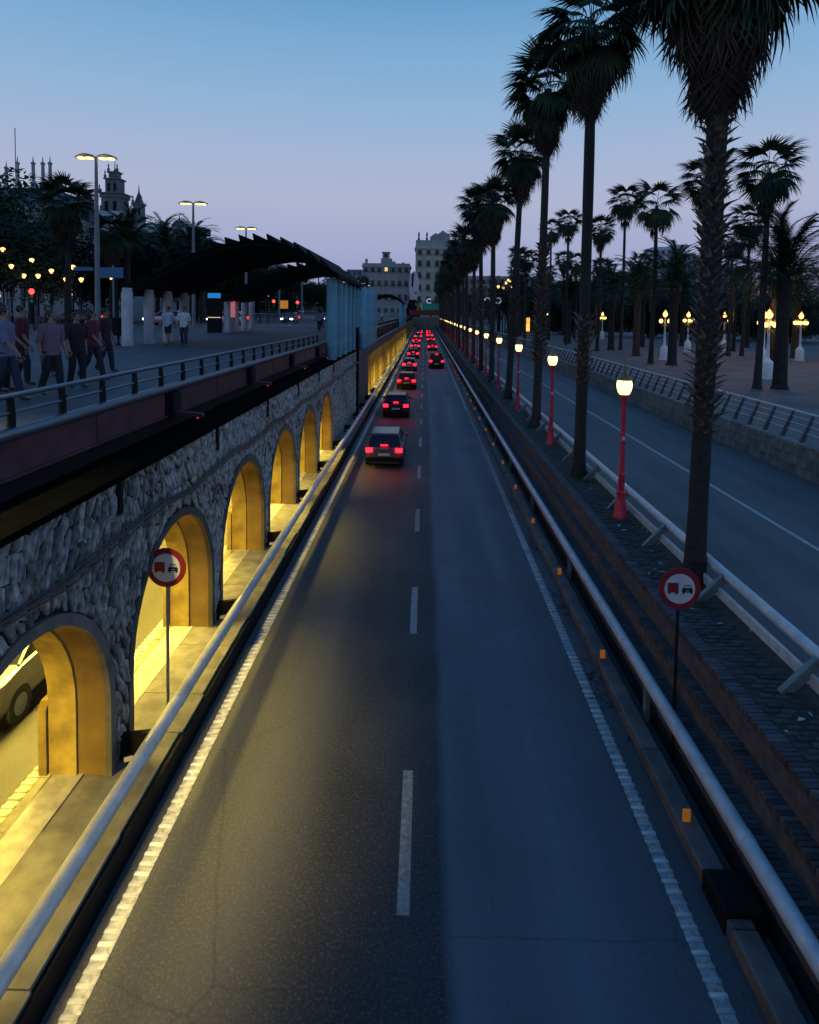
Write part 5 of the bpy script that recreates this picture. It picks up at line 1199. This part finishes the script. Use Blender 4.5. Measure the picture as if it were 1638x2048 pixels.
# ================================================================== PEOPLE
def skin_mesh(nodes, edges, name, m, sub=1, root=0):
    me = bpy.data.meshes.new(name); me.from_pydata([n[0] for n in nodes], edges, []); o = bpy.data.objects.new(name, me); COL.objects.link(o)
    o.modifiers.new('s', 'SKIN'); sv = me.skin_vertices[0].data
    for i, n in enumerate(nodes): sv[i].radius = n[1] if hasattr(n[1], '__len__') else (n[1], n[1]); sv[i].use_root = (i == root)
    md = o.modifiers.new('b', 'SUBSURF'); md.levels = sub; md.render_levels = sub
    dg = bpy.context.evaluated_depsgraph_get(); out = bpy.data.meshes.new_from_object(o.evaluated_get(dg)); bpy.data.objects.remove(o); out.name = name
    out.materials.clear(); out.materials.append(m); out.polygons.foreach_set('use_smooth', [True]*len(out.polygons)); return out
clothm = {}
def cmat(c):
    k = tuple(c)
    if k not in clothm: clothm[k] = mat('cloth', c, .9, var=.25, vs=6, bump=.2, bs=30)
    return clothm[k]
m_hair = mat('dark hair', (.02, .014, .01), .7); m_shoe = mat('shoes', (.03, .03, .035), .7)
def person_meshes(stride, arm, skirt=False):
    s = stride; V = Vector
    P_ = dict(pel=(0, 0, .93), sp=(0, 0, 1.12), ch=(0, .01, 1.32), nk=(0, 0, 1.47), hd=(0, .02, 1.60), tp=(0, .02, 1.69))
    nodes = [(P_['pel'], (.13, .1)), (P_['sp'], (.12, .09)), (P_['ch'], (.16, .1)), (P_['nk'], (.055, .06)), (P_['hd'], (.075, .095)), (P_['tp'], (.06, .075))]; E_ = [(0, 1), (1, 2), (2, 3), (3, 4), (4, 5)]
    legs = {}
    for sd, k in ((-1, 1), (1, -1)):
        b = len(nodes); hip = (sd*.09, 0, .88); kn = (sd*.1, k*s*.3+.03, .49); an = (sd*.1, k*s*.62-(.06 if k < 0 else 0), .09+(.05 if k < 0 and s > .2 else 0)); toe = (sd*.11, an[1]+.17, .035+(an[2]-.09)*.3)
        nodes += [(hip, .09), (kn, .058), (an, .042), (toe, (.04, .028))]; E_ += [(0, b), (b, b+1), (b+1, b+2), (b+2, b+3)]; legs[sd] = (hip, kn, an, toe)
    arms = {}; hands = []
    for sd, k in ((-1, -1), (1, 1)):
        b = len(nodes); sh = (sd*.19, .01, 1.40); el = (sd*.235, k*arm*.16-.02, 1.13); wr = (sd*.24, k*arm*.34+.06, .89); pm_ = (sd*.24, wr[1]+.02, .82)
        nodes += [(sh, .055), (el, .04), (wr, .027), (pm_, (.02, .038))]; E_ += [(2, b), (b, b+1), (b+1, b+2), (b+2, b+3)]; arms[sd] = (sh, el, wr); hands.append((pm_, sd))
    body = skin_mesh(nodes, E_, 'body', m_skin)
    # face, ears and five fingers per hand grown into the same mesh
    x = MB(); x.v = [tuple(v.co) for v in body.vertices]; x.f = [tuple(p.vertices) for p in body.polygons]; x.mi = [0]*len(x.f)
    x.tube([(0, .105, 1.62), (0, .135, 1.585), (0, .11, 1.575)], [.012, .018, .01], 6)
    for sd in (-1, 1): x.tube([(sd*.075, .02, 1.625), (sd*.088, .01, 1.6), (sd*.075, .02, 1.57)], [.01, .016, .008], 6)
    x.cur = 1
    for sd in (-1, 1): x.tube([(sd*.032, .098, 1.622), (sd*.032, .108, 1.62)], [.014, .008], 6)
    x.tube([(-.025, .102, 1.545), (.025, .102, 1.545)], .007, 5); x.cur = 0
    for (p, sd) in hands:
        for f in range(4):
            oy = -.03+.02*f; L = (.062, .074, .07, .055)[f]; x.tube([(p[0], p[1]+oy, p[2]-.02), (p[0]-sd*.004, p[1]+oy+.004, p[2]-.02-L*.55), (p[0]-sd*.018, p[1]+oy+.01, p[2]-.02-L)], [.0095, .0085, .006], 6)
        x.tube([(p[0]-sd*.005, p[1]+.03, p[2]+.02), (p[0]-sd*.015, p[1]+.06, p[2]-.005), (p[0]-sd*.022, p[1]+.066, p[2]-.035)], [.011, .01, .007], 6)
    bm_e = x.mesh('body', [m_skin, m_hair], True)
    def etube(m_, pts, rad, n=14):
        base = len(m_.v)
        for p, (rx, ry) in zip(pts, rad):
            for k in range(n): a = 2*math.pi*k/n; m_.v.append((p[0]+rx*math.cos(a), p[1]+ry*math.sin(a), p[2]))
        for i in range(len(pts)-1):
            for k in range(n): m_.face((base+i*n+k, base+i*n+(k+1) % n, base+(i+1)*n+(k+1) % n, base+(i+1)*n+k))
        m_.face([base+k for k in range(n)]); m_.face([base+(len(pts)-1)*n+k for k in range(n)])
    q = MB(); etube(q, [(0, 0, .84), (0, 0, .95), (0, .005, 1.1), (0, .01, 1.25), (0, .01, 1.36), (0, .005, 1.43), (0, 0, 1.475)],
                    [(.19, .135), (.185, .13), (.175, .125), (.195, .135), (.205, .13), (.16, .1), (.075, .07)])
    for sd in (-1, 1):
        a, b_, c_ = [Vector(v) for v in arms[sd]]; q.tube([a+Vector((-sd*.05, 0, .0)), a, a+(b_-a)*.55, b_, b_+(c_-b_)*.12], [.075, .078, .068, .06, .058], 10)
    top = q.mesh('shirt', m_skin, True)
    def legs_mesh(short):
        q = MB(); etube(q, [(0, 0, .99), (0, 0, .9), (0, 0, .8)], [(.175, .125), (.182, .13), (.15, .11)])
        for sd in (-1, 1):
            h_, k_, a_ = [Vector(v) for v in legs[sd][:3]]
            if short: q.tube([h_+Vector((0, 0, .04)), h_+(k_-h_)*.5, h_+(k_-h_)*.92], [.1, .1, .095], 10)
            else: q.tube([h_+Vector((0, 0, .04)), h_+(k_-h_)*.5, k_, k_+(a_-k_)*.5, a_+Vector((0, 0, -.01))], [.1, .092, .078, .068, .06], 10)
        return q.mesh('shorts' if short else 'trousers', m_skin, True)
    tr, shn = legs_mesh(False), legs_mesh(True)
    hair = skin_mesh([((0, -.045, 1.56), (.09, .075)), ((0, -.03, 1.65), (.115, .11)), ((0, .015, 1.715), (.1, .11))], [(0, 1), (1, 2)], 'hair', m_hair)
    longh = skin_mesh([((0, -.08, 1.38), (.09, .04)), ((0, -.05, 1.55), (.11, .08)), ((0, -.03, 1.65), (.12, .11)), ((0, .015, 1.715), (.1, .11))], [(0, 1), (1, 2), (2, 3)], 'hair', m_hair)
    sh = []
    for sd in (-1, 1):
        a, t_ = legs[sd][2], legs[sd][3]; sh.append(skin_mesh([((a[0], a[1]-.04, a[2]-.03), (.048, .045)), ((a[0], a[1]+.04, a[2]-.035), (.05, .04)), (t_, (.05, .032))], [(0, 1), (1, 2)], 'shoe', m_shoe))
    return dict(body=bm_e, shirt=top, trousers=tr, shorts=shn, hair=hair, longhair=longh, shoes=sh)
PM = [person_meshes(.35, .8), person_meshes(.12, .3), person_meshes(.5, 1.0), person_meshes(.22, -.2), person_meshes(.05, .9), person_meshes(-.3, .5)]
def person(x, y, z, rz, s, i, top, low, label, shorts=False, longh=False, group=None):
    P_ = PM[i]; t = thing('person', label, 'person', (x, y, z), rz, group); t.scale = (s, s, s)
    ob('body', P_['body'], t)
    def cl(nm, me, m_): me2 = me.copy(); me2.materials.clear(); me2.materials.append(m_); return ob(nm, me2, t)
    cl('shirt', P_['shirt'], cmat(top)); cl('shorts' if shorts else 'trousers', P_['shorts' if shorts else 'trousers'], cmat(low)); ob('hair', P_['longhair' if longh else 'hair'], t)
    for q in P_['shoes']: ob('shoe', q, t)
CR = [(-7.05, 10.75, -80, .93, 0, (.2, .2, .3), (.03, .04, .08), 'person in pale lavender shirt at the very left of the crowd', 0, 0), (-6.7, 11.5, -110, .9, 3, (.2, .12, .16), (.02, .02, .03), 'person in pale pink shirt walking by the railing', 0, 1),
      (-7.9, 12.0, -60, .98, 4, (.2, .012, .015), (.015, .015, .02), 'person in bright red shirt in the middle of the crowd', 0, 0), (-7.0, 12.9, -125, .88, 1, (.03, .012, .015), (.012, .012, .018), 'person in black clothes ahead of the red shirt', 0, 1),
      (-8.3, 13.2, -75, .95, 5, (.1, .012, .018), (.02, .02, .03), 'person in dark maroon shirt behind the black clothed one', 0, 0), (-7.4, 14.3, -90, .91, 0, (.15, .02, .03), (.02, .025, .05), 'person in wine red top and navy trousers near the crowd front', 0, 1),
      (-8.8, 15.0, -150, .96, 4, (.12, .05, .06), (.02, .02, .025), 'person in dusky rose shirt close to the crowd front', 0, 0), (-8.0, 16.1, -88, .93, 3, (.04, .01, .015), (.015, .02, .04), 'person in dark shirt leading the crowd beside the railing', 0, 0),
      (-9.4, 12.6, -90, .95, 0, (.05, .05, .09), (.015, .015, .02), 'person in dark blue shirt deeper inside the crowd', 0, 0), (-10.0, 14.2, 90, .95, 2, (.12, .012, .015), (.02, .02, .02), 'person in red shirt walking the other way behind the crowd', 0, 1)]
for (x, y, rz, s, i, a, b, lab, sh_, lh) in CR: person(x, y, 5.4, R(rz), s, i, a, b, lab, bool(sh_), bool(lh), 'walkers on the promenade')
person(-11.55, 29.0, 5.4, R(170), 1.0, 0, (.45, .5, .62), (.015, .015, .02), 'person in pale blue shirt and dark shorts before the third round column', True)
person(-10.5, 28.1, 5.4, R(185), 1.0, 1, (.6, .65, .68), (.02, .025, .06), 'person in white shirt and dark trousers before the fourth round column', False)
for k, (x, y, a) in enumerate(((-8.8, 54, (.4, .4, .5)), (-9.6, 61, (.2, .2, .3)), (-7.6, 75, (.4, .45, .6)), (-7.0, 105, (.5, .55, .7)))):
    person(x, y, 5.4, R(90*k), 1.0, k % 3, a, (.02, .02, .03), ['small distant person standing by the bar fence', 'small distant person just behind the bar fence', 'distant person in bluish shirt between the column clusters', 'distant person in pale shirt by the far railing'][k], False)
# traffic on the street beyond the promenade
for k, (x, y, c_, cn, rz, lab) in enumerate(((-33, 61, (.02, .02, .025), 'black', 90, 'black car crossing the street behind the crowd, headlights on'), (-26.5, 66, (.3, .31, .33), 'silver', 90, 'silver car crossing the street behind the first round column'), (-22, 72, (.5, .5, .5), 'white', 90, 'white car crossing the street behind the round columns'),
     (-17.5, 84, (.03, .05, .1), 'navy', 180, 'navy car facing the camera beyond the bar fence'), (-13.5, 92, (.5, .5, .5), 'white', 180, 'white car facing the camera left of the blue green columns'))):
    o = vehicle('car', x, y, c_, cn, lab, face=-1, group='cars on the street beyond the promenade'); o.location.z = 5.402; o.rotation_euler.z = R(rz)
